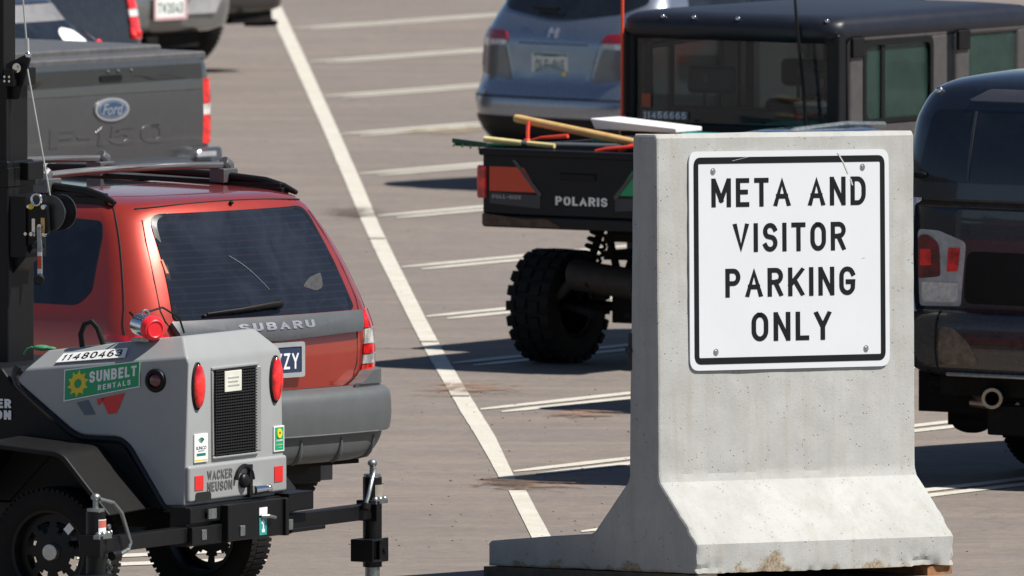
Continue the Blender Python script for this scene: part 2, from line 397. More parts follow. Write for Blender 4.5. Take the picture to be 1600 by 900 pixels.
def concrete():
    m, nt, b = nodes('cast concrete'); oc = objco(nt)
    a = noise_tex(nt, 3.0, 8, 0.7, oc, 0.4); f = noise_tex(nt, 70, 3, 0.6, oc)
    mp = nt.nodes.new('ShaderNodeMapping'); nt.links.new(oc, mp.inputs[0]); mp.inputs['Scale'].default_value = (7, 7, 0.7)
    s = noise_tex(nt, 1.6, 6, 0.7, mp.outputs[0], 0.2)
    c = mixc(nt, ramp(nt, a, [(0.3, 0.0), (0.72, 1.0)]), (0.335, 0.337, 0.322), (0.430, 0.434, 0.420))
    c = mixc(nt, ramp(nt, s, [(0.48, 0.0), (0.75, 0.55)]), c, (0.31, 0.285, 0.24))
    v = nt.nodes.new('ShaderNodeTexVoronoi'); v.inputs['Scale'].default_value = 34; v.inputs['Randomness'].default_value = 1; nt.links.new(oc, v.inputs['Vector'])
    gate = noise_tex(nt, 9, 3, 0.6, oc)
    hole = math_(nt, 'MULTIPLY', ramp(nt, v.outputs['Distance'], [(0.10, 1.0), (0.17, 0.0)]), ramp(nt, gate, [(0.50, 0.0), (0.56, 1.0)]))
    c = mixc(nt, math_(nt, 'MULTIPLY', hole, 0.6), c, (0.16, 0.15, 0.14))
    v2 = nt.nodes.new('ShaderNodeTexVoronoi'); v2.inputs['Scale'].default_value = 60; nt.links.new(oc, v2.inputs['Vector'])
    hole2 = math_(nt, 'MULTIPLY', ramp(nt, v2.outputs['Distance'], [(0.12, 1.0), (0.2, 0.0)]), ramp(nt, f, [(0.52, 0.0), (0.58, 1.0)]))
    c = mixc(nt, math_(nt, 'MULTIPLY', hole2, 0.5), c, (0.17, 0.16, 0.145))
    # damp, mossy and broken lower edge
    sx = nt.nodes.new('ShaderNodeSeparateXYZ'); nt.links.new(oc, sx.inputs[0])
    e1 = noise_tex(nt, 11, 6, 0.75, oc, 0.6); e2 = noise_tex(nt, 3.2, 3, 0.5, oc)
    lim = math_(nt, 'MULTIPLY', math_(nt, 'SUBTRACT', e2, 0.50), 0.40)
    edge = ramp(nt, math_(nt, 'SUBTRACT', math_(nt, 'ADD', lim, math_(nt, 'MULTIPLY', math_(nt, 'SUBTRACT', e1, 0.5), 0.16)), math_(nt, 'SUBTRACT', sx.outputs[2], 0.015)), [(0.0, 0.0), (0.025, 1.0)])
    c = mixc(nt, math_(nt, 'MULTIPLY', edge, 0.8), c, mixc(nt, ramp(nt, f, [(0.4, 0.0), (0.6, 1.0)]), (0.15, 0.11, 0.045), (0.36, 0.28, 0.19)))
    nt.links.new(c, b.inputs['Base Color']); b.inputs['Roughness'].default_value = 0.9; b.inputs['Specular IOR Level'].default_value = 0.2
    h = math_(nt, 'SUBTRACT', math_(nt, 'MULTIPLY', f, 0.35), math_(nt, 'ADD', hole, math_(nt, 'MULTIPLY', hole2, 0.5)))
    bump(nt, b, h, 0.5, 0.006); return m

def ribbed(name, col, axis, scale, rough=0.5):
    m, nt, b = nodes(name); w = nt.nodes.new('ShaderNodeTexWave'); w.wave_type = 'BANDS'; w.bands_direction = axis; w.inputs['Scale'].default_value = scale
    nt.links.new(objco(nt), w.inputs['Vector']); b.inputs['Base Color'].default_value = col+(1,); b.inputs['Roughness'].default_value = rough
    bump(nt, b, w.outputs['Fac'], 0.6, 0.01); return m

M_ASPH, M_LINE, M_CONC = asphalt(), road_paint(), concrete()
M_SIGNW = pm('sign sheeting', (0.60, 0.62, 0.645), 0.35, var=0.02, scale=3)
M_SIGNB = pm('sign black', (0.006, 0.0065, 0.007), 0.5, var=0.1, spec=0.25)
M_BOLT = pm('zinc', (0.42, 0.43, 0.43), 0.35, 0.9, var=0.2, scale=60)
M_CHROME = pm('bright metal', (0.70, 0.71, 0.72), 0.14, 1.0, var=0.08)
M_WOOD = pm('weathered timber', (0.085, 0.064, 0.048), 0.85, var=0.4, scale=14, bmp=0.4, bscale=60)
M_RED = pm('orange red pearl paint', (0.36, 0.029, 0.014), 0.33, 0.45, 1.0, var=0.04, dust=0.02, coatr=0.05)
M_BLKPLA = pm('black plastic', (0.0055, 0.0056, 0.006), 0.5, var=0.2, dust=0.008, spec=0.22)
M_BLKPLA2 = pm('satin black metal', (0.0055, 0.0055, 0.0065), 0.40, var=0.15, dust=0.008, spec=0.25)
M_GRYPLA = pm('grey bumper plastic', (0.082, 0.090, 0.094), 0.50, var=0.08, dust=0.04, spec=0.4)
M_RUB = pm('tyre rubber', (0.008, 0.008, 0.008), 0.8, var=0.25, scale=16, spec=0.2, dust=0.06, dustcol=(0.12, 0.10, 0.085))
M_DIM = pm('underbody', (0.007, 0.0065, 0.006), 0.85, var=0.4, spec=.2, dust=0.05, dustcol=(0.10, 0.08, 0.06))
M_GAP = pm('panel gap', (0.004, 0.004, 0.004), 0.8)
M_GLD = glass_dark('tinted glass'); M_GLDL = glass_dark('tinted heated glass', (0.010, 0.0125, 0.019), True)
M_LENSR = lens('red lens', (0.66, 0.012, 0.012)); M_LENSC = lens('clear lens', (0.50, 0.48, 0.46), 0.1, 70); M_LENSD = lens('dark red lens', (0.13, 0.004, 0.006))
M_F150 = pm('carbon grey metallic paint', (0.084, 0.088, 0.098), 0.30, 0.6, 0.9, var=0.05, dust=0.05)
M_F150D = pm('dark grey plastic', (0.024, 0.022, 0.021), 0.34, 0.1, 0.3, var=0.08, dust=0.02)
M_HON = pm('steel blue metallic paint', (0.265, 0.295, 0.350), 0.26, 0.75, 1.0, var=0.05, dust=0.08)
M_TAC = pm('dark navy paint', (0.007, 0.011, 0.022), 0.24, 0.15, 0.8, var=0.1, dust=0.03, scale=14)
M_UTV = pm('utv plastic', (0.0035, 0.0042, 0.0065), 0.40, 0.0, 0.0, var=0.2, dust=0.012, spec=0.25)
M_UTVR = pm('utv roof plastic', (0.007, 0.009, 0.017), 0.42, 0.0, 0.0, var=0.2, dust=0.02, spec=0.4)
M_DOOR = pm('dusty grey door frame', (0.052, 0.047, 0.050), 0.45, var=0.15, dust=0.10)
M_MUD = pm('dried mud', (0.085, 0.055, 0.035), 0.95, var=0.5, scale=22, bmp=0.5, bscale=70)
M_ORG = pm('orange red panel', (0.60, 0.055, 0.012), 0.45, var=0.06, dust=0.04)
M_GRN = pm('green', (0.008, 0.30, 0.115), 0.45, var=0.05)
M_YEL = pm('yellow', (0.75, 0.55, 0.02), 0.5, var=0.05); M_WHT = pm('white', (0.78, 0.78, 0.77), 0.45, var=0.03)
M_HOOD = pm('light grey canopy', (0.272, 0.282, 0.282), 0.42, 0.0, 0.25, var=0.04, scale=4, dust=0.05)
M_REDP = pm('red', (0.62, 0.020, 0.018), 0.4, var=0.08); M_DKTXT = pm('dark grey print', (0.10, 0.10, 0.10), 0.5); M_SLATE = pm('slate print', (0.10, 0.12, 0.14), 0.5)
M_NAVY = pm('navy plate', (0.022, 0.035, 0.085), 0.4, var=0.1); M_SILV = pm('silver lettering', (0.36, 0.37, 0.385), 0.35, 0.6)
M_SILVB = pm('bright silver lettering', (0.62, 0.63, 0.65), 0.3, 0.7)
M_STEEL = pm('galvanised steel', (0.27, 0.29, 0.285), 0.38, 0.8, var=0.25, scale=40)
M_OCH = pm('ash wood handle', (0.58, 0.36, 0.14), 0.55, var=0.15, scale=20); M_TEAL = pm('teal plastic', (0.02, 0.26, 0.25), 0.45)
M_DKGRN = pm('dark green plastic', (0.006, 0.055, 0.030), 0.45); M_PALEY = pm('pale yellow handle', (0.70, 0.60, 0.26), 0.5)
M_PINK = pm('fluorescent orange ribbon', (0.80, 0.06, 0.03), 0.5); M_BLUE = pm('blue paint', (0.020, 0.045, 0.115), 0.25, 0.4, 1.0, dust=0.08)
M_NAVYC = pm('dark blue paint', (0.025, 0.040, 0.075), 0.28, 0.3, 1.0, dust=0.1); M_BLKC = pm('black paint', (0.009, 0.009, 0.011), 0.25, 0.1, 1.0, dust=0.06)
M_GRYC = pm('pewter paint', (0.16, 0.165, 0.165), 0.32, 0.5, 0.8, dust=0.1)
M_MUF = pm('rusty exhaust', (0.035, 0.028, 0.024), 0.7, 0.3, var=0.35, scale=25); M_TAN = pm('exhaust steel', (0.34, 0.29, 0.24), 0.35, 0.9, var=0.2)
M_GLU = glass_clear('smoked polycarbonate', (0.94, 0.96, 0.97), -0.03, 0.10, (0.20, 0.22, 0.23)); M_GLG = glass_clear('green tinted glass', (0.84, 0.98, 0.93), -0.03, 0.30, (0.10, 0.22, 0.19))  # film colours paint in the brightness seen through the cab glass
M_SEAT = pm('seat vinyl', (0.020, 0.021, 0.024), 0.6); M_GREENL = pm('pale green plate print', (0.02, 0.10, 0.05), 0.5)

def tag(o, label, cat, group=None):
    o['label'] = label; o['category'] = cat
    if group: o['group'] = group
    return o
def struct(o): o['kind'] = 'structure'; return o

# ------------------------------------------------------------------ ground and markings
mb = MB(); mb.add([(-900, -300, 0), (900, -300, 0), (900, 1500, 0), (-900, 1500, 0)], [(0, 1, 2, 3)]); struct(mb.done('asphalt_ground', M_ASPH))

def strip(mb, rows, z):
    """rows of (y, left x, right x) in photo pixels laid on the ground"""
    vs, fs = [], []
    for y, a, b in rows: vs += [G(a, y, z), G(b, y, z)]
    for k in range(len(rows)-1): fs.append((2*k, 2*k+1, 2*k+3, 2*k+2))
    mb.add(vs, fs)
AX = [(-60, 388, 407), (0, 413, 434.5), (100, 459, 481.5), (200, 504, 527), (290, 542, 567), (350, 567, 592), (400, 590, 616), (500, 640, 666.5), (550, 666, 693.5), (600, 695, 723), (640, 718, 748), (680, 743, 773), (720, 766, 792), (750, 782, 806)]
def dens(rows, wob=0.9):
    out = []
    for (y0, a0, b0), (y1, a1, b1) in zip(rows, rows[1:]):
        n = max(1, int((y1-y0)/5))
        for k in range(n):
            t = k/n; y = y0+(y1-y0)*t
            out.append((y, a0+(a1-a0)*t + noise.noise(Vector((y*0.21, 3, 0)))*wob, b0+(b1-b0)*t + noise.noise(Vector((y*0.19, 9, 0)))*wob))
    out.append(rows[-1]); return out
mb = MB(); strip(mb, dens(AX), 0.004); strip(mb, dens([(766, 794.5, 822), (800, 811, 840), (840, 831, 862), (900, 866, 900)]), 0.004); struct(mb.done('aisle_line', M_LINE))
# thin dark saw joints across the aisle line
mb = MB()
for y in (372, 533, 618):
    for k in range(len(AX)-1):
        if AX[k][0] <= y <= AX[k+1][0]:
            t = (y-AX[k][0])/(AX[k+1][0]-AX[k][0]); a = AX[k][1]+(AX[k+1][1]-AX[k][1])*t; b = AX[k][2]+(AX[k+1][2]-AX[k][2])*t
    strip(mb, [(y-0.7, a, b), (y+0.5, a, b)], 0.008)
struct(mb.done('pavement_joint', pm('joint filler', (0.20, 0.17, 0.14), 0.9)))

def xr(y):
    for k in range(len(AX)-1):
        if AX[k][0] <= y <= AX[k+1][0]:
            t = (y-AX[k][0])/(AX[k+1][0]-AX[k][0]); return AX[k][2]+(AX[k+1][2]-AX[k][2])*t
    return 450
def bay(y, x0=None, x1=2300):
    mb = MB(); x0 = (xr(y) if x0 is None else x0)+3
    m = -(0.068 + 0.000062*y); th = 1.5 + 0.0042*y; gap = 2.9 + 0.0070*y
    for k, (dx, dy) in enumerate(((0, 0), (26+0.012*y, gap))):
        a = x0+dx; ya = y + dy + m*dx
        pts = []
        for n_ in range(41):
            x = a + (x1-a)*n_/40; yy = ya + m*(x-a)
            ww = th*0.5*(0.45 if n_ == 0 else 1.0)
            pts.append((x, yy, ww*(1+0.25*noise.noise(Vector((x*0.05, y, k))))))
        vs = []; fs = []
        for x, yy, ww in pts: vs += [G(x, yy-ww, 0.004), G(x, yy+ww, 0.004)]
        for q in range(40): fs.append((2*q, 2*q+1, 2*q+3, 2*q+2))
        mb.add(vs, fs)
    struct(mb.done('bay_line', M_LINE))
for y in (-7, 44, 96, 150, 209, 271, 337, 417, 494, 567, 639, 736): bay(y)
bay(830, 905)
mb = MB()
for y0, y1, th in ((868, 858, 2.6), (880.5, 873, 2.6)):
    mb.add([G(120, y0-th+3, .004), G(410, y1-th, .004), G(410, y1+th, .004), G(120, y0+th+3, .004)], [(3, 2, 1, 0)])
mb.add([G(402, 858, .0042), G(413, 857, .0042), G(417, 876, .0042), G(406, 877, .0042)], [(3, 2, 1, 0)])
struct(mb.done('bay_line', M_LINE))

# dirt, rust and straw blown against the bays
def dirt_mat(name, ca, cb, sc=5.0):
    m, nt, b = nodes(name); g = nt.nodes.new('ShaderNodeNewGeometry'); P = g.outputs['Position']
    n = noise_tex(nt, sc, 8, 0.75, P, 0.8); f = noise_tex(nt, 45, 4, 0.7, P)
    c = mixc(nt, ramp(nt, f, [(0.4, 0.0), (0.6, 1.0)]), ca, cb); nt.links.new(c, b.inputs['Base Color']); b.inputs['Roughness'].default_value = 0.95
    uv = nt.nodes.new('ShaderNodeTexCoord').outputs['UV']; sx = nt.nodes.new('ShaderNodeSeparateXYZ'); nt.links.new(uv, sx.inputs[0])
    def bell(o): return math_(nt, 'MULTIPLY', math_(nt, 'MULTIPLY', o, math_(nt, 'SUBTRACT', 1.0, o)), 4.0)
    msk = math_(nt, 'MULTIPLY', bell(sx.outputs[0]), bell(sx.outputs[1]))
    a = ramp(nt, math_(nt, 'ADD', math_(nt, 'MULTIPLY', msk, 0.65), math_(nt, 'MULTIPLY', math_(nt, 'SUBTRACT', n, 0.5), 2.2)), [(0.36, 0.0), (0.80, 0.75)])
    nt.links.new(a, b.inputs['Alpha']); return m
M_D1 = dirt_mat('reddish silt', (0.20, 0.12, 0.08), (0.30, 0.19, 0.13)); M_D2 = dirt_mat('straw and dust', (0.30, 0.24, 0.12), (0.36, 0.27, 0.16)); M_D3 = dirt_mat('dark silt', (0.045, 0.035, 0.03), (0.15, 0.10, 0.07))
def dirt(pts, mat, name, z):
    me = bpy.data.meshes.new(name); v = [G(x, y, z) for x, y in pts]; me.from_pydata([tuple(p) for p in v], [], [(0, 1, 2, 3)])
    uv = me.uv_layers.new(); 
    for i, c in enumerate(((0, 0), (1, 0), (1, 1), (0, 1))): uv.data[i].uv = c
    me.materials.append(mat); o = bpy.data.objects.new(name, me); COL.objects.link(o); o['kind'] = 'structure'
dirt([(690, 768), (960, 772), (960, 740), (690, 742)], M_D1, 'dirt_patch', .012)
dirt([(735, 762), (860, 764), (860, 744), (735, 746)], M_D3, 'dirt_patch', .016)
dirt([(815, 656), (1010, 660), (1010, 634), (815, 638)], M_D1, 'dirt_patch', .012)
dirt([(600, 216), (790, 210), (790, 192), (600, 198)], M_D2, 'dirt_patch', .012)
dirt([(480, 345), (620, 345), (620, 318), (480, 318)], M_D3, 'dirt_patch', .010)
dirt([(600, 622), (860, 622), (860, 590), (600, 590)], M_D1, 'dirt_patch', .010)
# grit and small stones loose on the tarmac
mb = MB(); rg = random.Random(4)
for k in range(260):
    p = G(rg.uniform(180, 1600), 900*rg.random()**.8)
    if rg.random() < .35: p = G(rg.choice((740, 800, 860, 930))+rg.gauss(0, 90), rg.choice((750, 645, 840))+rg.gauss(0, 25))
    r = rg.uniform(.0025, .0065); mb.ell((p.x, p.y, r*.5), (r*rg.uniform(.8, 1.6), r*rg.uniform(.8, 1.6), r*.8), Matrix.Rotation(rg.uniform(0, 3), 3, 'Z'), 7, 5)
gr_ = mb.done('loose_grit', pm('grit', (0.22, 0.18, 0.155), 0.9, var=0.5, scale=3)); gr_['kind'] = 'stuff'; gr_['label'] = 'small loose stones and grit scattered over the tarmac'

# ------------------------------------------------------------------ concrete barrier with its sign
BAR_PROF = [(0, 0), (0, .135), (.018, .160), (.060, .215), (.245, .415), (.256, .450), (.262, 1.0), (.270, 2.00), (.282, 2.02), (.420, 2.02), (.432, 2.00), (.448, 1.0), (.456, .44), (.465, .415), (.60, .275), (.690, .180), (.72, .168), (1.395, .118), (1.41, .105), (1.41, 0)]
BLEN = 1.655
def barrier_mesh(name, parent, seed, L):
    prof = []
    for a, b in zip(BAR_PROF, BAR_PROF[1:]+BAR_PROF[:1]):
        d = (Vector(b)-Vector(a)).length; n = max(1, int(d/0.022))
        prof += [(a[0]+(b[0]-a[0])*k/n, a[1]+(b[1]-a[1])*k/n) for k in range(n)]
    cx, cz = 0.45, 0.3
    mb = MB(); rings = []
    xs = [0, 0.004, 0.012] + frange(0.03, L-0.03, 110) + [L-0.012, L-0.004, L]
    for x in xs:
        e = min(x, L-x); ins = 0.0 if e >= 0.0119 else (0.0035 if e > 0.001 else 0.012)
        ring = []
        for i, (u, z) in enumerate(prof):
            a = Vector(prof[i-1]); b = Vector(prof[(i+1) % len(prof)]); t = (b-a).normalized(); nrm = Vector((t.y, -t.x))
            nz = noise.noise(Vector((x*9+seed, u*9, z*9)))*0.0022 + noise.noise(Vector((x*2.2+seed, u*2, z*2)))*0.003
            p = Vector((u, z)) + nrm*(ins + nz) if (u > 0.0 or True) else Vector((u, z))
            if z < 0.10 and u < 0.05:                      # broken front arris
                q = max(0.0, noise.noise(Vector((x*17+seed, 3.3, z*20)))*.8 + noise.noise(Vector((x*3.1, 7, 0)))*0.8 - 0.12)
                p.x += q*0.028*(1-z/0.10); p.y += q*0.014*(1-z/0.10)
            if e < 0.02 and z < 0.32 and u < 0.16:            # chipped corner
                q = max(0.0, noise.noise(Vector((z*46+seed, u*46, 1.7)))); p.x += q*0.022
            ring.append(Vector((x, p.x, p.y)))
        rings.append(ring)
    mb.loft(rings)
    return mb.done(name, M_CONC, parent, ang=17)
bo = G(1089, 927); TILT = -R(2.3)
bar = thing('concrete_barrier', 'tall grey concrete T-wall block on timber skids carrying the white parking sign', 'barrier', bo + Vector((0, 0, .088)), -43, tilt=TILT)
barrier_mesh('wall_block', bar, 0.0, BLEN)
mb = MB(); mb.cyl((.002, .45, 1.02), (-.012, .45, 1.02), .02, n=12); mb.box(-.006, .004, .435, .455, .93, 1.10); mb.done('lifting_slot', pm('dark recess', (0.03, 0.03, 0.03), 0.9), bar)
c43, s43 = cos(R(43)), sin(R(43))
for k, (x0, x1, u0, u1, lab) in enumerate(((-.002, .12, -.012, 1.44, 'dark weathered timber skid under the near left end of the sign barrier'), (1.50, 1.66, .02, 1.40, 'orange brown timber skid under the right end of the sign barrier'))):
    t = thing('timber_skid', lab, 'timber', bo, -43, 'timbers under the sign barrier')
    zt = lambda x, u: .086 - .0402*(x*s43 + u*c43)
    mb = MB(); n = 24; rings = []
    for q in range(n+1):
        u = u0+(u1-u0)*q/n
        j = noise.noise(Vector((u*7, k*5, 0)))*.006
        rings.append([Vector((x0+j, u, 0)), Vector((x1+j, u, 0)), Vector((x1+j, u, zt(x1, u)-.001)), Vector((x0+j, u, zt(x0, u)-.001))])
    mb.loft(rings); mb.done('plank', M_WOOD if k == 0 else pm('orange timber', (0.30, 0.14, 0.06), 0.85, var=0.4, scale=18), t, bevel=0.004)

sgn = thing('parking_sign', 'white black-bordered sign reading META AND VISITOR PARKING ONLY bolted to the concrete barrier', 'sign', bo + Vector((0, 0, .088)), -43, tilt=TILT)
SW, SH, SX, SZ = 1.285, 1.012, .196, .926
def sfn(u, v):
    z = SZ + v; yb = .256 + (.270-.256)*(z-.45)/1.55
    return Vector((SX+u, yb-.006, z))
mb = MB(); mb.patch(rounded([(0, 0), (SW, 0), (SW, SH), (0, SH)], .055, 8), sfn, (0, -1, 0), .2, .003, .006); mb.done('panel', M_SIGNW, sgn)
def frame2(mb, o_, i_, fn, out, off, th):
    n = len(o_); vs = list(o_)+list(i_); fs = [(k, (k+1) % n, n+(k+1) % n, n+k) for k in range(n)]
    mb.sheet(vs, fs, fn, out, off, th)
b0, b1 = .028, .058
mb = MB(); frame2(mb, rounded([(b0, b0), (SW-b0, b0), (SW-b0, SH-b0), (b0, SH-b0)], .045, 8), rounded([(b1, b1), (SW-b1, b1), (SW-b1, SH-b1), (b1, SH-b1)], .008, 8), sfn, (0, -1, 0), .0045, .001); mb.done('border', M_SIGNB, sgn)
def su(x): return (x-1076)/314*SW
for s_, xa, xb, fr, cap in (('META AND', 1110.5, 1353, .190, .133), ('VISITOR', 1144, 1321, .397, .133), ('PARKING', 1131.5, 1335.5, .603, .133), ('ONLY', 1172, 1297, .806, .133)):
    v = SH*(1-fr); mb = MB(); mb.stext(s_, sfn, (0, -1, 0), su(xa), su(xb), v-cap/2, v+cap/2, .0045, .001, t=.165, gap=.20); mb.done('lettering', M_SIGNB, sgn)
for (u, v) in ((su(1113), SH*.908), (su(1348), SH*.918), (su(1116), SH*.083), (su(1352), SH*.083)):
    mb = MB(); p = sfn(u, v); mb.cyl(p+Vector((0, -.002, 0)), p+Vector((0, -.0052, 0)), .017, .016, 20); mb.cyl(p+Vector((0, -.005, 0)), p+Vector((0, -.0085, 0)), .011, .008, 12); mb.done('bolt', M_BOLT, sgn)
mb = MB()
for pts in (((su(1309), SH*.985), (su(1318), SH*.94), (su(1325), SH*.89)), ((su(1329), SH*.865), (su(1332), SH*.835)), ((su(1143), SH*.955), (su(1168), SH*.972)), ((su(1347), SH*.50), (su(1351), SH*.503))):
    w = .004
    for a, b in zip(pts, pts[1:]): mb.patch([(a[0]-w, a[1]), (a[0]+w, a[1]), (b[0]+w, b[1]), (b[0]-w, b[1])], sfn, (0, -1, 0), 0, .0052, .0006)
mb.done('scratch', pm('bare scratch', (0.50, 0.49, 0.46), 0.6), sgn)

# invented cabinet standing out of sight behind the barrier: it throws the dark wedge left of the haunch
cb = thing('shadow_caster', 'unseen made-up grey cabinet standing in the parking bay hidden behind the sign barrier', 'blocker', G(1076, 757), 36)
mb = MB(); mb.box(.0, .46, 0, 1.25, .08, 1.66); mb.done('blocker_body', M_GRYPLA, cb, bevel=.02)
for x in (.02, .40):
    mb = MB(); mb.box(x, x+.04, .04, 1.2, 0, .08); mb.done('plinth', M_BLKPLA, cb)
mb = MB(); mb.box(.03, .43, -.012, 0, .14, 1.58); dr = mb.done('door', M_GRYPLA, cb, bevel=.006)
mb = MB(); mb.box(.37, .39, -.045, -.012, .8, .95); mb.done('handle', M_STEEL, dr)

# ------------------------------------------------------------------ wheels and other shared pieces
def tyre_wheel(parent, c, r, w, side, rim_r, name='wheel', holes=0, lugs=0, rimmat=None, group=None):
    """side = +1/-1: which way along x the outer face looks"""
    c = Vector(c); root = bpy.data.objects.new(name, None); COL.objects.link(root); root.parent = parent; root.empty_display_size = .1
    mb = MB(); h = w/2
    prof = [(rim_r, -h*.80), (rim_r+.012, -h*.92), (rim_r+(r-rim_r)*.45, -h*1.04), (r*.955, -h*.93), (r*.99, -h*.74), (r, -h*.45), (r, h*.45), (r*.99, h*.74), (r*.955, h*.93), (rim_r+(r-rim_r)*.45, h*1.04), (rim_r+.012, h*.92), (rim_r, h*.80), (rim_r, -h*.80)]
    mb.lathe(prof, c, (1, 0, 0), 48)
    if lugs:
        for k in range(lugs):
            for j, (a0, a1) in enumerate(((-1.02, -.62), (-.52, -.08), (.08, .52), (.62, 1.02))):
                th = 2*pi*(k + (.5 if j % 2 else 0))/lugs; dth = 2*pi/lugs*.32
                d = Vector((0, cos(th), sin(th))); t = Vector((0, -sin(th), cos(th)))
                lo, hi = (r*.93, r*1.035) if j in (0, 3) else (r*.97, r*1.045)
                sk = .012*(1 if j % 2 else -1)
                p = [c + Vector((a*h + s_*sk*0, 0, 0)) + d*rr + t*(s_*r*dth + sk) for rr in (lo, hi) for a, s_ in ((a0, -1), (a1, -1), (a1, 1), (a0, 1))]
                mb.hexa(p)
    else:
        n = 64
        for k in range(n):
            th = 2*pi*k/n; d = Vector((0, cos(th), sin(th))); t = Vector((0, -sin(th), cos(th)))
            for a0, a1, sh in ((-.94, -.55, 0), (-.42, .42, .5), (.55, .94, 0)):
                th2 = th + 2*pi/n*sh; d = Vector((0, cos(th2), sin(th2))); t = Vector((0, -sin(th2), cos(th2))); q = r*2*pi/n*.30
                top = r*1.008 if abs(a0) < .5 else r*.998
                mb.hexa([c + Vector((a*h, 0, 0)) + d*rr + t*s_*q for rr in (r*.94, top) for a, s_ in ((a0, -1), (a1, -1), (a1, 1), (a0, 1))])
    mb.done('tyre', M_RUB, root)
    mb = MB(); rm = rimmat or M_BLKPLA2
    bx = h*.35*side
    mb.lathe([(rim_r*1.02, h*.86*side), (rim_r*.95, h*.80*side), (rim_r*.90, bx), (rim_r*.90, -h*.8*side), (rim_r*1.0, -h*.86*side), (rim_r*.97, -h*.8*side), (rim_r*.93, bx*.9)], c, (1, 0, 0), 48)
    if holes:
        r0, r1, r2, r3 = rim_r*.02, rim_r*.46, rim_r*.74, rim_r*.93
        def P(rr, a, x): return c + Vector((x, cos(a)*rr, sin(a)*rr))
        n = holes*6
        for k in range(n):
            a, b = 2*pi*k/n, 2*pi*(k+1)/n
            for ra, rb, xa, xb in ((r0, r1, bx*1.5, bx*1.25), (r1, r2, bx*1.25, bx*1.05), (r2, r3, bx*1.05, bx)):
                if ra == r1 and (k % 6) in (1, 2, 3, 4):
                    continue
                V_ = [P(ra, a, xa), P(ra, b, xa), P(rb, b, xb), P(rb, a, xb)]; mb.hexa(V_ + [v - Vector((.005*side, 0, 0)) for v in V_])
            if (k % 6) in (1, 2, 3, 4):                          # narrow the window to a wedge
                f = {1: .50, 2: .14, 3: .14, 4: .50}[k % 6]; rm1 = r1 + (r2-r1)*f
                V_ = [P(r1, a, bx*1.25), P(r1, b, bx*1.25), P(rm1, b, bx*1.15), P(rm1, a, bx*1.15)]; mb.hexa(V_ + [v - Vector((.005*side, 0, 0)) for v in V_])
    else:
        mb.lathe([(0.0005, bx*1.3), (rim_r*.3, bx*1.3), (rim_r*.92, bx)], c, (1, 0, 0), 40)
    o = mb.done('rim', rm, root)
    mb = MB(); mb.cyl(c+Vector((bx*1.4, 0, 0)), c+Vector((bx*2.1, 0, 0)), rim_r*.24, rim_r*.20, 20)
    mb.done('hub_cap', M_BOLT if holes else rm, root, bevel=.004)
    return root

def plate_part(parent, name, fn, out, u0, u1, v0, v1, base, frame, words, wmat, extra=None, off=.012):
    p = MB(); p.patch(rounded([(u0, v0), (u1, v0), (u1, v1), (u0, v1)], .012, 3), fn, out, .1, off, .010); po = p.done(name, base, parent)
    if frame:
        m_ = MB(); b = .011
        o_ = rounded([(u0-b, v0-b), (u1+b, v0-b), (u1+b, v1+b), (u0-b, v1+b)], .014, 3); i_ = rounded([(u0+b, v0+b), (u1-b, v0+b), (u1-b, v1-b), (u0+b, v1-b)], .006, 3)
        frame2(m_, o_, i_, fn, out, off+.004, .012); m_.done('plate_frame', frame, po)
    m_ = MB(); w = u1-u0; h = v1-v0
    m_.stext(words, fn, out, u0+w*.10, u1-w*.10, v0+h*.20, v0+h*.72, off+.0015, .001, t=.15, gap=.20); m_.done('plate_lettering', wmat, po)
    if extra: extra(po, u0, u1, v0, v1)
    return po

# ------------------------------------------------------------------ light tower trailer
T = thing('light_tower_trailer', 'towable light tower with pale grey canopy, black mast and green rental sticker, beside red wagon', 'trailer', G(370, 955), -60)
XL, XR = -.455, .425
def hood():
    side = rounded([(0, .505), (.118, .505), (.335, .808), (.575, .808), (.915, 1.045), (.865, 1.095), (.01, 1.178), (-.004, 1.15)], [.0, .0, .05, .06, .02, 0, 0, 0], 5)
    n = len(side); mb = MB(); vs = []; fs = []
    def zt(y): return max(0.0, min(1.0, (y-.0)/.86))
    for x, s_ in ((XL, -1), (XR, 1)):
        for (y, z) in side: vs.append(Vector((x - s_*(.035*(z-.5)/.7), y, z)))
    # crown: inset top loop
    A = [i for i, (y, z) in enumerate(side) if z > 1.06 and y > -.003]
    ia = side.index(min(side, key=lambda p: abs(p[0]-.865)+abs(p[1]-1.095))); ib = side.index(min(side, key=lambda p: abs(p[0]-.01)+abs(p[1]-1.178)))
    t0 = len(vs)
    vs += [Vector((XL+.125, .80, 1.180)), Vector((XL+.125, .085, 1.268)), Vector((XR-.125, .80, 1.180)), Vector((XR-.125, .085, 1.268))]
    for i in range(n):
        j = (i+1) % n
        if (i, j) == (ia, ib): continue
        fs.append((i, j, n+j, n+i))
    fs += [tuple(range(n)), tuple(range(2*n-1, n-1, -1))]
    fs += [(ia, ib, t0+1, t0), (n+ib, n+ia, t0+2, t0+3), (t0, t0+1, t0+3, t0+2), (ib, n+ib, t0+3, t0+1), (n+ia, ia, t0, t0+2)]
    mb.add(vs, fs); return mb
hood().done('canopy', M_HOOD, T, bevel=.065, seg=6)
mb = MB(); mb.box(-.448, .418, -.020, .01, .520, .688); mb.done('canopy_skirt', M_HOOD, T, bevel=.016, seg=3)
RY = lambda u, v: Vector((u, -.004, v))
def LX(u, v):                                        # left flank: u = y, v = z
    return Vector((XL + .035*(v-.5)/.7 - .001, u, v))
def slope_l(u, v):                                   # upper left bevel, u = y, v = 0 (crease) .. 1 (top)
    a = Vector((XL+.0335, .01+u*.855/.86, 1.178 - u*.083/.855)); b = Vector((XL+.125, .085 + u*.715/.86, 1.268 - u*.088/.86)); return a.lerp(b, v)
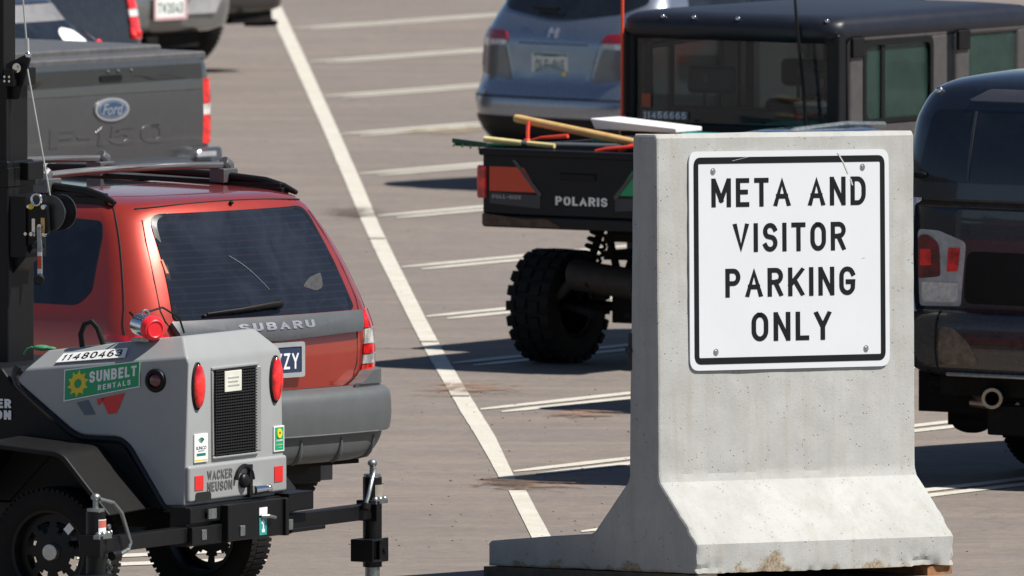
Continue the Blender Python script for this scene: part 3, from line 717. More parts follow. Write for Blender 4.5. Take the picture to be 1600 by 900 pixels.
OUTR, OUTL = (0, -1, 0), (-1, 0, 0)
# grille with its moulded surround
mb = MB()
for z0, z1, x0, x1 in ((.704, .718, -.225, .175), (1.108, 1.125, -.235, .175)): mb.box(x0, x1, -.014, .02, z0, z1)
mb.hexa([Vector(q) for q in ((-.225, -.014, .718), (-.205, -.006, .718), (-.205, .02, .718), (-.225, .02, .718), (-.235, -.014, 1.108), (-.215, -.006, 1.108), (-.215, .02, 1.108), (-.235, .02, 1.108))])
mb.hexa([Vector(q) for q in ((.155, -.006, .718), (.185, -.024, .718), (.185, .02, .718), (.155, .02, .718), (.150, -.006, 1.108), (.185, -.024, 1.108), (.185, .02, 1.108), (.150, .02, 1.108))])
mb.done('grille_surround', M_HOOD, T, bevel=.007)
mb = MB(); mb.box(-.206, .157, -.007, .01, .716, 1.110)
for k in range(30):
    z = .722 + k*.0131; mb.box(-.206, .157, -.016, -.007, z, z+.0055)
for k in range(17):
    x = -.200 + k*.0215; mb.box(x, x+.003, -.0135, -.007, .716, 1.110)
mb.done('grille', pm('grille mesh', (0.009, 0.009, 0.010), 0.5), T)
mb = MB(); mb.box(-.135, .012, -.021, -.016, 1.005, 1.100); gp = mb.done('air_tag', pm('cream tag', (0.62, 0.62, 0.54), 0.5), T, bevel=.006)
mb = MB()
for k, w in enumerate((.10, .085, .095)): mb.box(-.11, -.11+w, -.0225, -.021, 1.03+k*.018, 1.036+k*.018)
mb.done('tag_print', pm('faint print', (0.35, 0.36, 0.34), 0.6), gp)
for x, zc in ((-.352, 1.045), (.336, 1.037)):
    r_ = bpy.data.objects.new('tail_light', None); COL.objects.link(r_); r_.parent = T
    mb = MB(); mb.ell((x, -.004, zc), (.054, .016, .112), nu=28); mb.done('rubber_ring', M_BLKPLA, r_)
    mb = MB(); mb.ell((x, -.014, zc), (.044, .021, .100), nu=28); mb.done('lens', M_LENSR, r_)
r_ = bpy.data.objects.new('marker_light', None); COL.objects.link(r_); r_.parent = T
p = LX(.171, 1.068)
mb = MB(); mb.lathe([(.0, -.012), (.050, -.012), (.055, .0), (.050, .010), (.034, .012), (.034, .004)], p, (-1, 0, 0), 28); mb.done('rubber_ring', M_BLKPLA, r_)
mb = MB(); mb.ell(p, (.014, .035, .035)); mb.done('lens', M_LENSD, r_)
# stickers
mb = MB(); mb.patch([(.653, .957), (.252, 1.037), (.252, 1.156), (.652, 1.102)], LX, OUTL, .1, .0035, .002); sb = mb.done('hire_sticker', M_GRN, T)
def LG(a, b):                                         # sticker coordinates 0..1 from its left to its right edge
    y = .653 - .401*a; z0 = .957 + .080*a; z1 = 1.102 + .054*a; return LX(y, z0 + (z1-z0)*b)
mb = MB(); frame2(mb, [(0, 0), (1, 0), (1, 1), (0, 1)], [(.012, .035), (.988, .035), (.988, .965), (.012, .965)], LG, OUTL, .0042, .0006)
mb.stext('SUNBELT', LG, OUTL, .335, .955, .45, .84, .0045, .0008, t=.21, gap=.15); mb.stext('RENTALS', LG, OUTL, .45, .88, .15, .34, .0045, .0008, t=.20, gap=.28); mb.done('sticker_lettering', M_WHT, sb)
pts = []
for k in range(20):
    for rr, dt in ((.30, 0), (.40, .10), (.40, .15), (.30, .16)):
        pass
teeth = 10; cx, cy, asp = .185, .50, .40/.13
outer = []
for k in range(teeth):
    a0 = 2*pi*k/teeth
    for da, rr in ((0, .31), (.18, .44), (.42, .31)): outer.append((cx + cos(a0+da)*rr/asp, cy + sin(a0+da)*rr))
m_ = len(outer); inner = [(cx + cos(2*pi*k/m_)*.15/asp, cy + sin(2*pi*k/m_)*.15) for k in range(m_)]
mb = MB(); frame2(mb, outer, inner, LG, OUTL, .0045, .0008); mb.done('sun_emblem', M_YEL, sb)
mb = MB(); mb.patch([(.585, .955), (.525, .970), (.485, .905), (.540, .900)], LX, OUTL, 0, .0028, .0008); mb.done('maker_emblem', M_SLATE, T)
mb = MB(); mb.patch([(.478, .975), (.432, .985), (.455, .958), (.470, .945)], LX, OUTL, 0, .0028, .0008); mb.patch([(.455, .980), (.330, 1.008), (.372, .915), (.415, .908)], LX, OUTL, 0, .0028, .0008); mb.done('maker_emblem', M_REDP, T)
mb = MB(); mb.patch([(.71, .17), (.33, .17), (.33, .62), (.71, .62)], slope_l, (-1, 0, 1), .1, .012, .004); nb = mb.done('number_strip', M_WHT, T)
SLT = lambda a, b: slope_l(.70 - .36*a, .17 + .45*b)
mb = MB(); mb.stext('11480463', SLT, (-1, 0, 1), .03, .97, .16, .86, .0130, .0008, t=.14); mb.done('number_lettering', M_SIGNB, nb)
# rear badges
mb = MB(); mb.box(-.405, -.330, -.0235, 0, .575, .640); mb.done('reflector', M_REDP, T)
mb = MB(); mb.box(.298, .372, -.0235, 0, .570, .640); mb.done('reflector', M_REDP, T)
mb = MB(); mb.stext('WACKER', RY, OUTR, -.295, -.075, .615, .658, .0185, .001, t=.17, gap=.15); mb.stext('NEUSON', RY, OUTR, -.295, -.075, .563, .606, .0185, .001, t=.17, gap=.15); mb.done('maker_name', M_DKTXT, T)
def sticker(x0, x1, z0, z1, base, bits):
    mb = MB(); mb.box(x0, x1, -.0085, -.002, z0, z1); o = mb.done('sticker', base, T)
    for mat, shapes in bits:
        m_ = MB()
        for s_ in shapes:
            if isinstance(s_[0], str): m_.text(s_[0], RY, OUTR, *s_[1:], .0058, .0008, bold=.01)
            else: m_.box(s_[0], s_[1], -.0096, -.0085, s_[2], s_[3])
        m_.done('sticker_print', mat, o)
    return o
st = sticker(-.385, -.268, .700, .828, M_WHT, [(M_SLATE, [('SUNCO', -.372, -.282, .757, .772), (-.355, -.30, .749, .752)]), (pm('deep green', (0.0, .16, .10), .5), [(-.366, -.288, .728, .740)]), (M_YEL, [(-.382, -.271, .706, .712)])])
mb = MB()
for rr in (.010, .020, .030): mb.tube([RY(-.3265 + cos(a)*rr, .785 + sin(a)*rr*.8) + Vector((0, -.005, 0)) for a in frange(R(40), R(140), 8)], .003, 6)
mb.done('signal_mark', pm('deep green print', (0.0, .16, .10), .5), st)
sticker(.318, .408, .706, .822, M_WHT, [(M_GRN, [(.325, .401, .712, .816)]), (M_WHT, [(.335, .392, .752, .760), (.335, .392, .735, .739), (.340, .386, .722, .725)])])
mb = MB(); mb.lathe([(.008, 0), (.022, 0), (.022, .003), (.008, .003), (.008, 0)], (.363, -.0100, .788), (0, -1, 0), 20); mb.done('sun_emblem', M_YEL, T)
# latch and lower cut-outs
mb = MB(); mb.tube([RY(.02 + cos(a)*.075, .590 + sin(a)*.072) + Vector((0, -.026, 0)) for a in frange(R(5), R(170), 12)], .010, 8); mb.box(.06, .085, -.035, -.004, .515, .665); mb.ell((.015, -.03, .595), (.035, .022, .035)); mb.done('latch', M_BLKPLA2, T)
mb = MB(); mb.cyl((.10, -.03, .545), (.20, -.045, .548), .022, .016, 14); mb.ell((.205, -.045, .548), (.02, .02, .02)); mb.done('latch_pin', M_CHROME, T)
mb = MB(); mb.patch(rounded([(-.40, .522), (-.26, .522), (-.26, .565), (-.40, .565)], [0, 0, .03, .03]), RY, OUTR, 0, .0175, .004); mb.done('lift_slot', M_GAP, T)
# black lower body, seam trim, fender
BODY = [(.125, .49), (.345, .790), (.58, .790), (.92, 1.030), (.98, 1.10), (1.9, 1.10), (1.95, 1.0), (1.95, .49)]
mb = MB(); mb.prism(BODY, lambda u, v, d: Vector((d, u, v)), XL+.012, XR-.012); mb.done('lower_body', M_BLKPLA, T, bevel=.012)
trim = [(-.002, .492), (.105, .490), (.322, .792), (.58, .792), (.905, 1.020), (.925, 1.075), (.90, 1.11)]
mb = MB(); tr = rounded([(y, z) for y, z in trim], [0, .02, .06, .06, .02, .02, 0], 5); mb.tube([LX(y, z) + Vector((.004, 0, 0)) for y, z in tr], .017, 8); mb.tube([Vector((XR-.002, y, z)) for y, z in tr], .017, 8); mb.done('seam_trim', pm('gloss black trim', (0.006, 0.006, 0.006), 0.25), T)
FEN = [(.185, .49), (.43, .755), (.47, .772), (.86, .800), (.90, .79), (1.10, .50)]
mb = MB(); fo = rounded(FEN, [0, .05, .03, .03, .05, 0], 4)
for x0, x1 in ((-.80, XL+.03), (XR-.03, .86)):
    rings = []
    for y, z in fo:
        c = Vector((0, y-.64, z-.45)); d = c.normalized()*.03
        rings.append([Vector((x0, y-d.y, z-d.z-.01)), Vector((x1, y-d.y, z-d.z)), Vector((x1, y, z)), Vector((x0, y, z-.012))])
    mb.loft(rings)
mb.done('fender', M_BLKPLA, T, bevel=.010)
mb = MB(); mb.patch([(.99, .50), (.93, .50), (.64, .785), (.70, .785)], lambda u, v: Vector((XL+.008, u, v)), OUTL, 0, .006, .02); mb.done('body_rib', M_BLKPLA, T)
mb = MB(); fnb = lambda u, v: Vector((XL+.010, u, v)); mb.stext('WACKER', fnb, OUTL, 1.19, .925, .918, .960, .0035, .001, t=.24, gap=.14); mb.stext('NEUSON', fnb, OUTL, 1.19, .925, .866, .908, .0035, .001, t=.24, gap=.14); mb.done('maker_name', M_WHT, T)
# running gear
mb = MB(); mb.cyl((-.52, .574, .296), (.60, .574, .296), .035); mb.box(-.46, -.40, .40, 1.9, .40, .49); mb.box(.38, .44, .40, 1.9, .40, .49); mb.box(-.06, .06, .05, 3.0, .37, .47); mb.done('axle_frame', M_BLKPLA2, T)
tyre_wheel(T, (-.625, .574, .292), .292, .185, -1, .190, holes=8)
tyre_wheel(T, (.700, .574, .292), .292, .185, 1, .190, holes=8)
mb = MB(); mb.patch([(-.022, -.018), (.022, -.018), (.022, .018), (-.022, .018)], lambda u, v: Vector((-.683, .574-.10+u*.7+v*.7, .292+.11-u*.7+v*.7)), OUTL, 0, .004, .001); mb.done('rim_sticker', M_WHT, T)
# rear cross beam with sliding outriggers and jacks
mb = MB()
mb.box(-.20, .30, -.085, -.03, .335, .500); mb.box(-.49, -.20, -.06, -.03, .335, .415); mb.box(-.49, -.20, -.05, -.02, .43, .50); mb.box(.30, .34, -.07, -.02, .335, .50)
mb.box(-.49, .44, -.03, .06, .325, .505); mb.box(-.225, -.195, -.09, -.03, .33, .50); mb.box(.27, .30, -.10, -.03, .33, .50)
mb.box(.34, .56, -.075, -.062, .435, .515); mb.box(.34, .56, .02, .033, .435, .515); mb.box(.34, .56, -.075, .033, .505, .517); mb.box(.34, .56, -.075, .033, .432, .444)
mb.done('cross_beam', M_BLKPLA2, T, bevel=.004)
for x in (-.41, -.115, .31):
    mb = MB(); mb.box(x, x+.04, -.092 if x > -.3 else -.066, -.03, .352, .400); mb.done('tube_end', M_STEEL, T, bevel=.004)
mb = MB(); mb.box(.055, .125, -.0875, -.083, .435, .470); mb.done('warning_label', M_WHT, T)
mb = MB(); mb.box(.055, .120, -.0875, -.083, .345, .425); hl = mb.done('lifting_label', M_TEAL, T)
mb = MB(); mb.box(.075, .100, -.089, -.0875, .357, .372); mb.box(.083, .092, -.089, -.0875, .372, .408); mb.hexa([Vector(q) for q in ((.072, -.089, .397), (.103, -.089, .397), (.103, -.0875, .397), (.072, -.0875, .397), (.086, -.089, .415), (.089, -.089, .415), (.089, -.0875, .415), (.086, -.0875, .415))]); mb.done('label_print', M_WHT, hl)
mb = MB(); mb.cyl((.07, -.085, .43), (.11, -.105, .43), .010); mb.cyl((.11, -.105, .43), (.165, -.105, .42), .008); mb.done('spring_pin', M_STEEL, T)
mb = MB(); mb.box(-.36, -.29, -.068, -.060, .445, .49); mb.done('warning_label', M_STEEL, T)
for sg, xj, nm in ((-1, -1.23, 'left'), (1, 1.215, 'right')):
    mb = MB(); mb.box(min(sg*.40, xj-sg*.03), max(sg*.40, xj-sg*.03), -.035, .035, .345, .415)
    if sg > 0: mb.box(.42, .72, -.045, .045, .330, .350)
    mb.done('outrigger_arm', M_BLKPLA2, T, bevel=.006)
    j = bpy.data.objects.new('jack_stand', None); COL.objects.link(j); j.parent = T
    mb = MB(); mb.cyl((xj, 0, .12), (xj, 0, .535), .044, n=28); mb.box(xj-.062, xj-.03, -.06, .05, .335, .43); mb.done('jack_tube', M_BLKPLA2, j, bevel=.003)
    mb = MB(); mb.cyl((xj, 0, .012), (xj, 0, .13), .034, n=24); mb.cyl((xj, 0, 0), (xj, 0, .014), .085, .08, 24); mb.done('jack_foot', M_STEEL, j)
    mb = MB(); mb.cyl((xj, 0, .535), (xj, 0, .548), .040, n=24); mb.cyl((xj, 0, .548), (xj, 0, .60), .013); mb.ell((xj, 0, .598), (.024, .022, .018)); mb.done('jack_cap', M_STEEL, j); mb = MB(); mb.box(xj-.07, xj+.04, -.06, -.03, .414, .432)
    for q in (-.05, -.01, .03): mb.ell((xj+q, -.045, .432), (.016, .016, .016), nu=10, nv=7)
    mb.done('jack_fittings', M_STEEL, j)
    if sg > 0: hp = [(xj, -.01, .578), (xj-.05, -.04, .565), (xj-.085, -.05, .535), (xj-.13, -.055, .455), (xj-.15, -.055, .425)]
    else: hp = [(xj, -.02, .590), (xj+.07, -.05, .570), (xj+.125, -.06, .520), (xj+.185, -.07, .385), (xj+.165, -.07, .355), (xj+.08, -.07, .335)]
    mb = MB(); mb.tube(hp, .0095, 10); mb.done('crank_handle', M_STEEL, j)
    mb = MB(); e = Vector(hp[-1]); mb.cyl(e, e+Vector((-.06 if sg < 0 else -.01, 0, -.03 if sg > 0 else 0)), .024, .022, 16); mb.done('handle_grip', M_BLKPLA, j, bevel=.005)
    mb = MB(); mb.box(xj-.11, xj-.02, -.07, .05, .150, .158); mb.box(xj-.11, xj-.02, -.07, .05, .245, .253); mb.box(xj-.115, xj-.105, -.07, .05, .150, .253); mb.box(xj-.03, xj+.05, -.058, -.048, .145, .255); mb.done('storage_bracket', M_BLKPLA2, j, bevel=.004)
    mb = MB(); mb.cyl((xj+.01, -.055, .20), (xj+.01, -.066, .20), .012); mb.done('bracket_pin', M_BLKPLA, j)
    m2 = MB(); fnj = lambda a, z: Vector((xj + .0447*sin(a), -.0447*cos(a), z)); m2.patch([(-.75, .42), (.55, .42), (.55, .50), (-.75, .50)], fnj, (0, -1, 0), .2, .0015, .001); lb = m2.done('jack_label', M_WHT if sg < 0 else pm('worn label', (.30, .27, .22), .6), j)
    if sg < 0:
        m2 = MB(); m2.patch([(-.72, .464), (.52, .464), (.52, .496), (-.72, .496)], fnj, (0, -1, 0), .2, .0022, .0006); m2.done('label_print', pm('faded red', (.50, .13, .09), .5), lb)
mb = MB()
for k in range(13):                                      # chain hanging at the near jack
    z = .46 - k*.026; mb.lathe([(.008+.006*cos(a), .006*sin(a)) for a in frange(0, 2*pi, 8)], (-1.15+.01*(k % 2), -.02, z), (1, 0, 0) if k % 2 else (0, 1, 0), 10)
mb.done('safety_chain', M_STEEL, T)
# mast, pulley bracket, winch
mb = MB(); mb.box(-.115, .115, 1.145, 1.375, .60, 2.02); mb.done('mast_sleeve', M_BLKPLA2, T, bevel=.010)
mb = MB(); mb.box(-.095, .095, 1.165, 1.355, 1.9, 2.40); mb.box(-.055, .055, 1.205, 1.318, 2.3, 3.3); mb.done('mast', M_BLKPLA2, T, bevel=.008)
mb = MB(); mb.box(-.10, .10, 1.125, 1.175, 2.36, 2.44); mb.done('mast_collar', M_BLKPLA2, T, bevel=.005)
mb = MB(); mb.box(-.12, .12, 1.14, 1.38, 1.90, 1.99); mb.box(-.01, .125, 1.10, 1.15, 1.93, 2.01); mb.done('mast_collar', M_BLKPLA2, T, bevel=.005)
for y, z in ((1.165, 2.385), (1.140, 2.385), (1.165, 2.405), (1.140, 2.405), (1.34, 2.39), (1.32, 2.39), (1.34, 2.41), (1.32, 2.41)): mb = MB(); mb.cyl((-.100, y, z), (-.112, y, z), .006, n=8); mb.done('mast_bolt', M_CHROME, T)
mb = MB(); mb.prism(rounded([(1.19, 2.46), (1.075, 2.51), (1.062, 2.49), (1.120, 2.30), (1.19, 2.30)], .01, 3), lambda u, v, d: Vector((d, u, v)), -.06, -.045); pb = mb.done('pulley_bracket', M_BLKPLA2, T)
mb = MB(); mb.cyl((-.06, 1.118, 2.445), (-.082, 1.118, 2.445), .022, n=20); mb.cyl((-.08, 1.118, 2.445), (-.09, 1.118, 2.445), .011, n=6); mb.ell((-.055, 1.072, 2.505), (.016, .016, .016)); mb.done('pulley_bolt', M_CHROME, pb)
mb = MB(); mb.tube([(-.055, 1.098, 2.95), (-.055, 1.099, 2.75), (-.055, 1.075, 2.505)], .0042, 8); mb.tube([(-.055, 1.078, 2.58), (-.055, 1.075, 2.51)], .009, 8); mb.tube([(-.05, 1.080, 2.44), (-.02, .977, 1.858)], .0042, 8); mb.done('lifting_cable', pm('wire rope', (.50, .51, .47), .45, .6), T)
W = bpy.data.objects.new('winch', None); COL.objects.link(W); W.parent = T
mb = MB()
for x in (-.05, .05): mb.cyl((x-.004, .962, 1.785), (x+.004, .962, 1.785), .082, n=40)
mb.cyl((-.05, .962, 1.785), (.05, .962, 1.785), .035, n=24); mb.done('drum', pm('drum plate', (.055, .056, .06), .35, .6), W)
mb = MB(); mb.prism(rounded([(1.06, 1.82), (.955, 1.82), (.945, 1.70), (1.06, 1.63)], .012, 3), lambda u, v, d: Vector((d, u, v)), -.088, -.066); mb.box(-.10, .08, 1.06, 1.15, 1.58, 1.86); mb.prism([(1.15, 1.50), (1.04, 1.62), (1.06, 1.66), (1.15, 1.60)], lambda u, v, d: Vector((d, u, v)), -.07, .05); mb.done('winch_frame', M_BLKPLA2, W, bevel=.004)
for y, z, r in ((.965, 1.815, .014), (1.045, 1.815, .010), (.985, 1.725, .015), (.965, 1.690, .011), (1.03, 1.69, .012), (1.06, 1.69, .010)): mb = MB(); mb.cyl((-.088, y, z), (-.104, y, z), r, r*.8, 12); mb.done('winch_bolt', M_CHROME, W)
mb = MB(); mb.lathe([(.026+.0055*cos(a), .0055*sin(a)) for a in frange(0, 2*pi, 8)], (-.095, 1.005, 1.848), (1, 0, 0), 18); mb.done('winch_ring', M_CHROME, W); mb = MB(); mb.box(-.092, -.088, 1.015, 1.032, 1.68, 1.76); mb.done('winch_pawl', M_CHROME, W)
mb = MB(); mb.cyl((-.09, 1.035, 1.815), (-.10, 1.035, 1.815), .013); mb.done('yellow_cap', M_YEL, W)
mb = MB(); mb.box(-.0905, -.088, .965, .985, 1.70, 1.765); mb.done('winch_label', pm('orange label', (.65, .40, .12), .5), W)
mb = MB(); hb = [(.994, 1.725), (.976, 1.725), (.968, 1.63), (.966, 1.50), (.990, 1.50), (.990, 1.63)]; mb.prism(hb, lambda u, v, d: Vector((d, u, v)), -.112, -.104); mb.done('crank_arm', M_STEEL, W)
mb = MB(); mb.box(-.1135, -.112, .968, .989, 1.535, 1.59); mb.done('arm_label', M_ORG, W); mb = MB(); mb.box(-.1135, -.112, .968, .989, 1.51, 1.532); mb.done('arm_label', M_WHT, W); mb = MB(); mb.box(-.1135, -.112, .968, .989, 1.593, 1.61); mb.done('arm_label', M_WHT, W)
mb = MB(); mb.cyl((-.10, .985, 1.49), (-.19, .935, 1.488), .021, .025, 16); mb.done('crank_grip', M_BLKPLA, W, bevel=.006)

# canister, hoop and strap lying on the canopy
def hood_z(y): return 1.268 - (y-.085)*.088/.715
cn = thing('metal_canister', 'small silver canister with a bright red end cap lying on the grey canopy', 'canister', T.matrix_world @ Vector((0, 0, 0)), -60)
cn.location = G(370, 955)
cxl, cyc = XL+.120, .275
ax = Vector((-.5, -.866, -.10)).normalized(); c1 = Vector((XL+.098, .235, hood_z(.25)+.054)); c0 = c1-ax*.120
mb = MB(); mb.tube([c0, c0+ax*.008, c1], [.040, .050, .051], 30); mb.done('can', M_CHROME, cn)
mb = MB(); mb.tube([c1-ax*.004, c1+ax*.022, c1+ax*.036], [.056, .056, .049], 30); mb.lathe([(.0, .037), (.034, .037), (.038, .041), (.044, .037)], c1, ax, 30); mb.done('end_cap', pm('red cap', (.85, .020, .030), .4), cn)
mb = MB(); mb.lathe([(.020+.0045*cos(a), .0045*sin(a)) for a in frange(0, 2*pi, 8)], c0+ax*.06+Vector((0, 0, .052)), (.5, 1, 0), 18); mb.box(cxl-.03, cxl+.03, cyc-.03, cyc+.06, hood_z(.3)-.004, hood_z(.3)+.012); mb.done('bracket', M_STEEL, cn)
mb = MB(); mb.tube([c0+Vector((.03, -.02, .05)), c0+Vector((.11, -.06, .07)), c0+Vector((.19, -.10, .02)), c0+Vector((.20, -.12, -.05))], .005, 8); mb.tube([c0, c0-ax*.02+Vector((-.02, 0, .03)), c0-ax*.03+Vector((-.05, 0, .05))], .006, 8); mb.done('lead', M_BLKPLA, cn)
hp = thing('rubber_strap', 'black rubber hoop strap standing up behind the grey canopy', 'strap', G(370, 955), -60)
z0 = hood_z(.57)-.02; mb = MB(); mb.tube([(XL+.14, .625, z0), (XL+.14, .635, z0+.07), (XL+.14, .615, z0+.115), (XL+.14, .575, z0+.128), (XL+.14, .545, z0+.10), (XL+.14, .525, z0+.05), (XL+.14, .505, z0)], .013, 10); mb.done('hoop', M_BLKPLA, hp)
gs = thing('green_strap', 'crumpled light green strap at the foot of the mast on the grey canopy', 'strap', G(370, 955), -60)
mb = MB(); z0 = hood_z(.84); mb.ell((XL+.16, .855, z0+.012), (.03, .045, .014)); mb.ell((XL+.16, .815, z0+.012), (.022, .035, .008)); mb.tube([(XL+.15, .90, z0+.015), (XL+.145, .925, z0+.005), (XL+.14, .94, z0-.02)], .005, 8); mb.done('webbing', pm('light green webbing', (.04, .20, .10), .6), gs)

# ------------------------------------------------------------------ red wagon
S = thing('station_wagon', 'orange red station wagon with grey bumper and black roof rails parked behind the light tower', 'car', G(466, 838), -46)
SB = Body([  # z, half width, rear y, crown, corner x, corner y, front y, crown, corner x, corner y
    (.30, .76, .20, .10, .30, .20, 4.20, .15, .35, .35), (.40, .82, .165, .09, .30, .20, 4.36, .15, .35, .4), (.60, .862, .145, .09, .28, .20, 4.42, .15, .35, .4), (.80, .868, .140, .09, .26, .20, 4.40, .15, .35, .4),
    (.95, .862, .150, .09, .25, .19, 4.30, .15, .35, .4), (1.04, .850, .180, .09, .24, .19, 4.1, .15, .35, .4), (1.10, .832, .200, .09, .24, .17, 3.2, .2, .3, .3), (1.30, .768, .290, .09, .21, .145, 2.75, .2, .3, .3),
    (1.45, .712, .375, .09, .19, .13, 2.45, .2, .3, .3), (1.54, .672, .430, .09, .19, .14, 2.3, .2, .3, .3), (1.585, .635, .465, .09, .22, .16, 2.2, .2, .3, .3), (1.612, .575, .54, .10, .25, .2, 2.15, .2, .3, .3), (1.626, .52, .82, .10, .25, .2, 2.05, .2, .3, .3), (1.634, .42, 1.2, .1, .2, .2, 1.9, .2, .3, .3)])
mb = MB(); SB.loft(mb, frange(.44, .95, 12)+frange(1.0, 1.585, 16)+[1.592, 1.60, 1.612, 1.619, 1.626, 1.630, 1.634]); mb.done('body', M_RED, S, ang=50)
o = Body([(z, w-.012, yr+.02, cr, rx, ry, yf, fc, fx, fy) for z, w, yr, cr, rx, ry, yf, fc, fx, fy in SB.t])
# bumper: fuller than the body
BB = Body([(.335, .74, .10, .10, .32, .26, .62, 0, .1, .1), (.36, .80, .055, .10, .32, .27, .7, 0, .1, .1), (.44, .845, .030, .10, .30, .27, .75, 0, .1, .1), (.475, .852, .026, .10, .29, .27, .75, 0, .1, .1), (.480, .872, .004, .10, .28, .26, .75, 0, .1, .1), (.56, .882, .0, .10, .28, .26, .75, 0, .1, .1), (.64, .880, .010, .10, .27, .25, .74, 0, .1, .1), (.672, .868, .030, .10, .26, .24, .72, 0, .1, .1), (.69, .84, .075, .10, .26, .22, .7, 0, .1, .1)])
mb = MB(); BB.loft(mb, frange(.335, .475, 8)+frange(.480, .672, 10)+[.682, .69], 36); bp = mb.done('rear_bumper', M_GRYPLA, S, ang=50)
for sg in (-1, 1):
    m_ = MB(); m_.patch(rounded([(sg*.48, .685), (sg*.872, .685), (sg*.868, .760), (sg*.62, .762), (sg*.555, .715)], [.0, .01, .02, .02, .03], 4), BB.R, (sg*.3, -1, 0), .03, .022, .07); m_.done('bumper_corner', M_GRYPLA, bp, ang=50, bevel=.008)
mb = MB(); mb.tube([BB.R(x, .478)+Vector((0, -.002, 0)) for x in frange(-.80, .80, 40)], .006, 6)
mb.done('moulding', pm('light moulding edge', (.21, .215, .225), .4), bp)
for x in (-.30, .05, .34, .60): mb = MB(); mb.tube([BB.R(x, z)+Vector((0, -.002, 0)) for z in frange(.338, .455, 6)], [.008, .014, .015, .013, .010, .007, .003], 8); mb.done('step_rib', M_GRYPLA, bp)

# hatch seam lines
seam = [( -.60, .70), (-.63, .90), (-.635, 1.05), (-.60, 1.25), (-.545, 1.48), (-.50, 1.575)]
def hatch_edge(sg): return [(sg*x, z) for x, z in ((.47, .688), (.55, .72), (.585, .80), (.60, .95), (.655, 1.05), (.665, 1.10), (.640, 1.25), (.600, 1.42), (.565, 1.52))]
mb = MB()
for sg in (-1, 1):
    h = hatch_edge(sg); mb.tube([SB.R(x, z)+Vector((0, .001, 0)) for x, z in h], .0042, 6)
mb.tube([SB.R(x, .688)+Vector((0, 0, 0)) for x in frange(-.47, .47, 20)], .006, 6); mb.tube([SB.R(x, 1.592-.02*(x/.56)**2) for x in frange(-.56, .56, 20)], .004, 6)
mb.tube([SB.R(-SB.v(1, z)*.965, z) for z in frange(.95, 1.585, 16)], .0045, 6); mb.done('panel_seam', M_GAP, S)
GW = rounded([(-.615, 1.052), (.615, 1.052), (.575, 1.28), (.530, 1.545), (-.530, 1.545), (-.575, 1.28)], [.03, .03, .0, .07, .07, .0], 6)
mb = MB(); mb.patch(GW, SB.R, (0, -1, .3), .055, .004, .010); rg = mb.done('rear_window', M_GLDL, S)
mb = MB(); frame2(mb, GW, [(x*.955, 1.30+(z-1.30)*.945) for x, z in GW], SB.R, (0, -1, .3), .0055, .001); mb.done('window_border', pm('ceramic border', (.010, .010, .011), .2), rg)
mb = MB(); mb.tube([SB.R(-.16+t*.19, 1.34-.17*t+.02*sin(t*3))+Vector((0, -.006, 0)) for t in frange(0, 1, 10)], .0022, 5); mb.done('glass_scratch', pm('pale scratch', (.12, .15, .155), .5), rg)
mb = MB(); mb.patch(rounded([(.27, 1.175), (.34, 1.215), (.44, 1.235), (.42, 1.165), (.36, 1.150)], .02, 3), SB.R, (0, -1, .3), .05, .0052, .001); mb.done('glass_smear', pm('dull smear', (.032, .032, .034), .6, var=.6, scale=60), rg)
mb = MB(); mb.patch([(-.572, 1.27), (-.556, 1.27), (-.560, 1.335), (-.570, 1.335)], SB.R, (0, -1, .3), 0, .006, .001); mb.done('window_sticker', pm('orange sticker', (.45, .10, .02), .5), rg)
# wiper
mb = MB(); q = lambda x, z, d: SB.R(x, z)+Vector((0, -d, d*.3)); mb.tube([q(.045, 1.098, .03), q(-.02, 1.095, .035), q(-.22, 1.080, .035), q(-.42, 1.072, .018)], [.016, .015, .010, .006], 10); mb.tube([q(-.44, 1.065, .012), q(-.10, 1.085, .012)], .007, 6); mb.ell(q(.05, 1.098, .02), (.028, .022, .022)); mb.done('wiper', M_BLKPLA, S)
mb = MB(); mb.ell(SB.R(.0, 1.577)+Vector((0, -.006, .006)), (.012, .012, .010), nu=12, nv=8); mb.done('washer_jet', M_BLKPLA, S)
# garnish with name
GB = lambda x, z: SB.R(x, z) + Vector((0, -.028*(1-((z-1.0)/.10)**2), 0))
mb = MB(); mb.patch(rounded([(-.61, .952), (.0, .935), (.61, .952), (.648, 1.046), (-.648, 1.046)], [.02, 0, .02, .01, .01], 4), GB, (0, -1, 0), .04, .010, .035); ga = mb.done('tailgate_garnish', pm('grey garnish', (.085, .092, .100), .42, .2, var=.08, dust=.05), S, ang=50)
mb = MB()
for k, ch in enumerate('SUBARU'):
    x0 = -.262+k*.089; mb.stext(ch, GB, (0, -1, 0), x0, x0+.066, .984, 1.018, .012, .005, t=.20)
mb.done('name_lettering', M_SILV, ga)
# number plate
SPF = lambda x, z: Vector((x, .128+.0*z, z))
def extra(po, u0, u1, v0, v1):
    m_ = MB(); m_.box(u0+.10, u0+.20, .1125, .117, v1-.026, v1-.010); m_.text('IDAHO', lambda x, z: Vector((x, .113, z)), (0, -1, 0), u0+.10, u0+.20, v1-.027, v1-.010, .002, .001); m_.done('plate_print', pm('pale blue print', (.25, .33, .50), .5), po)
plate_part(S, 'number_plate', SPF, (0, -1, 0), -.150, .150, .765, .912, M_NAVY, M_SILVB, 'DIZZY', M_WHT, None)
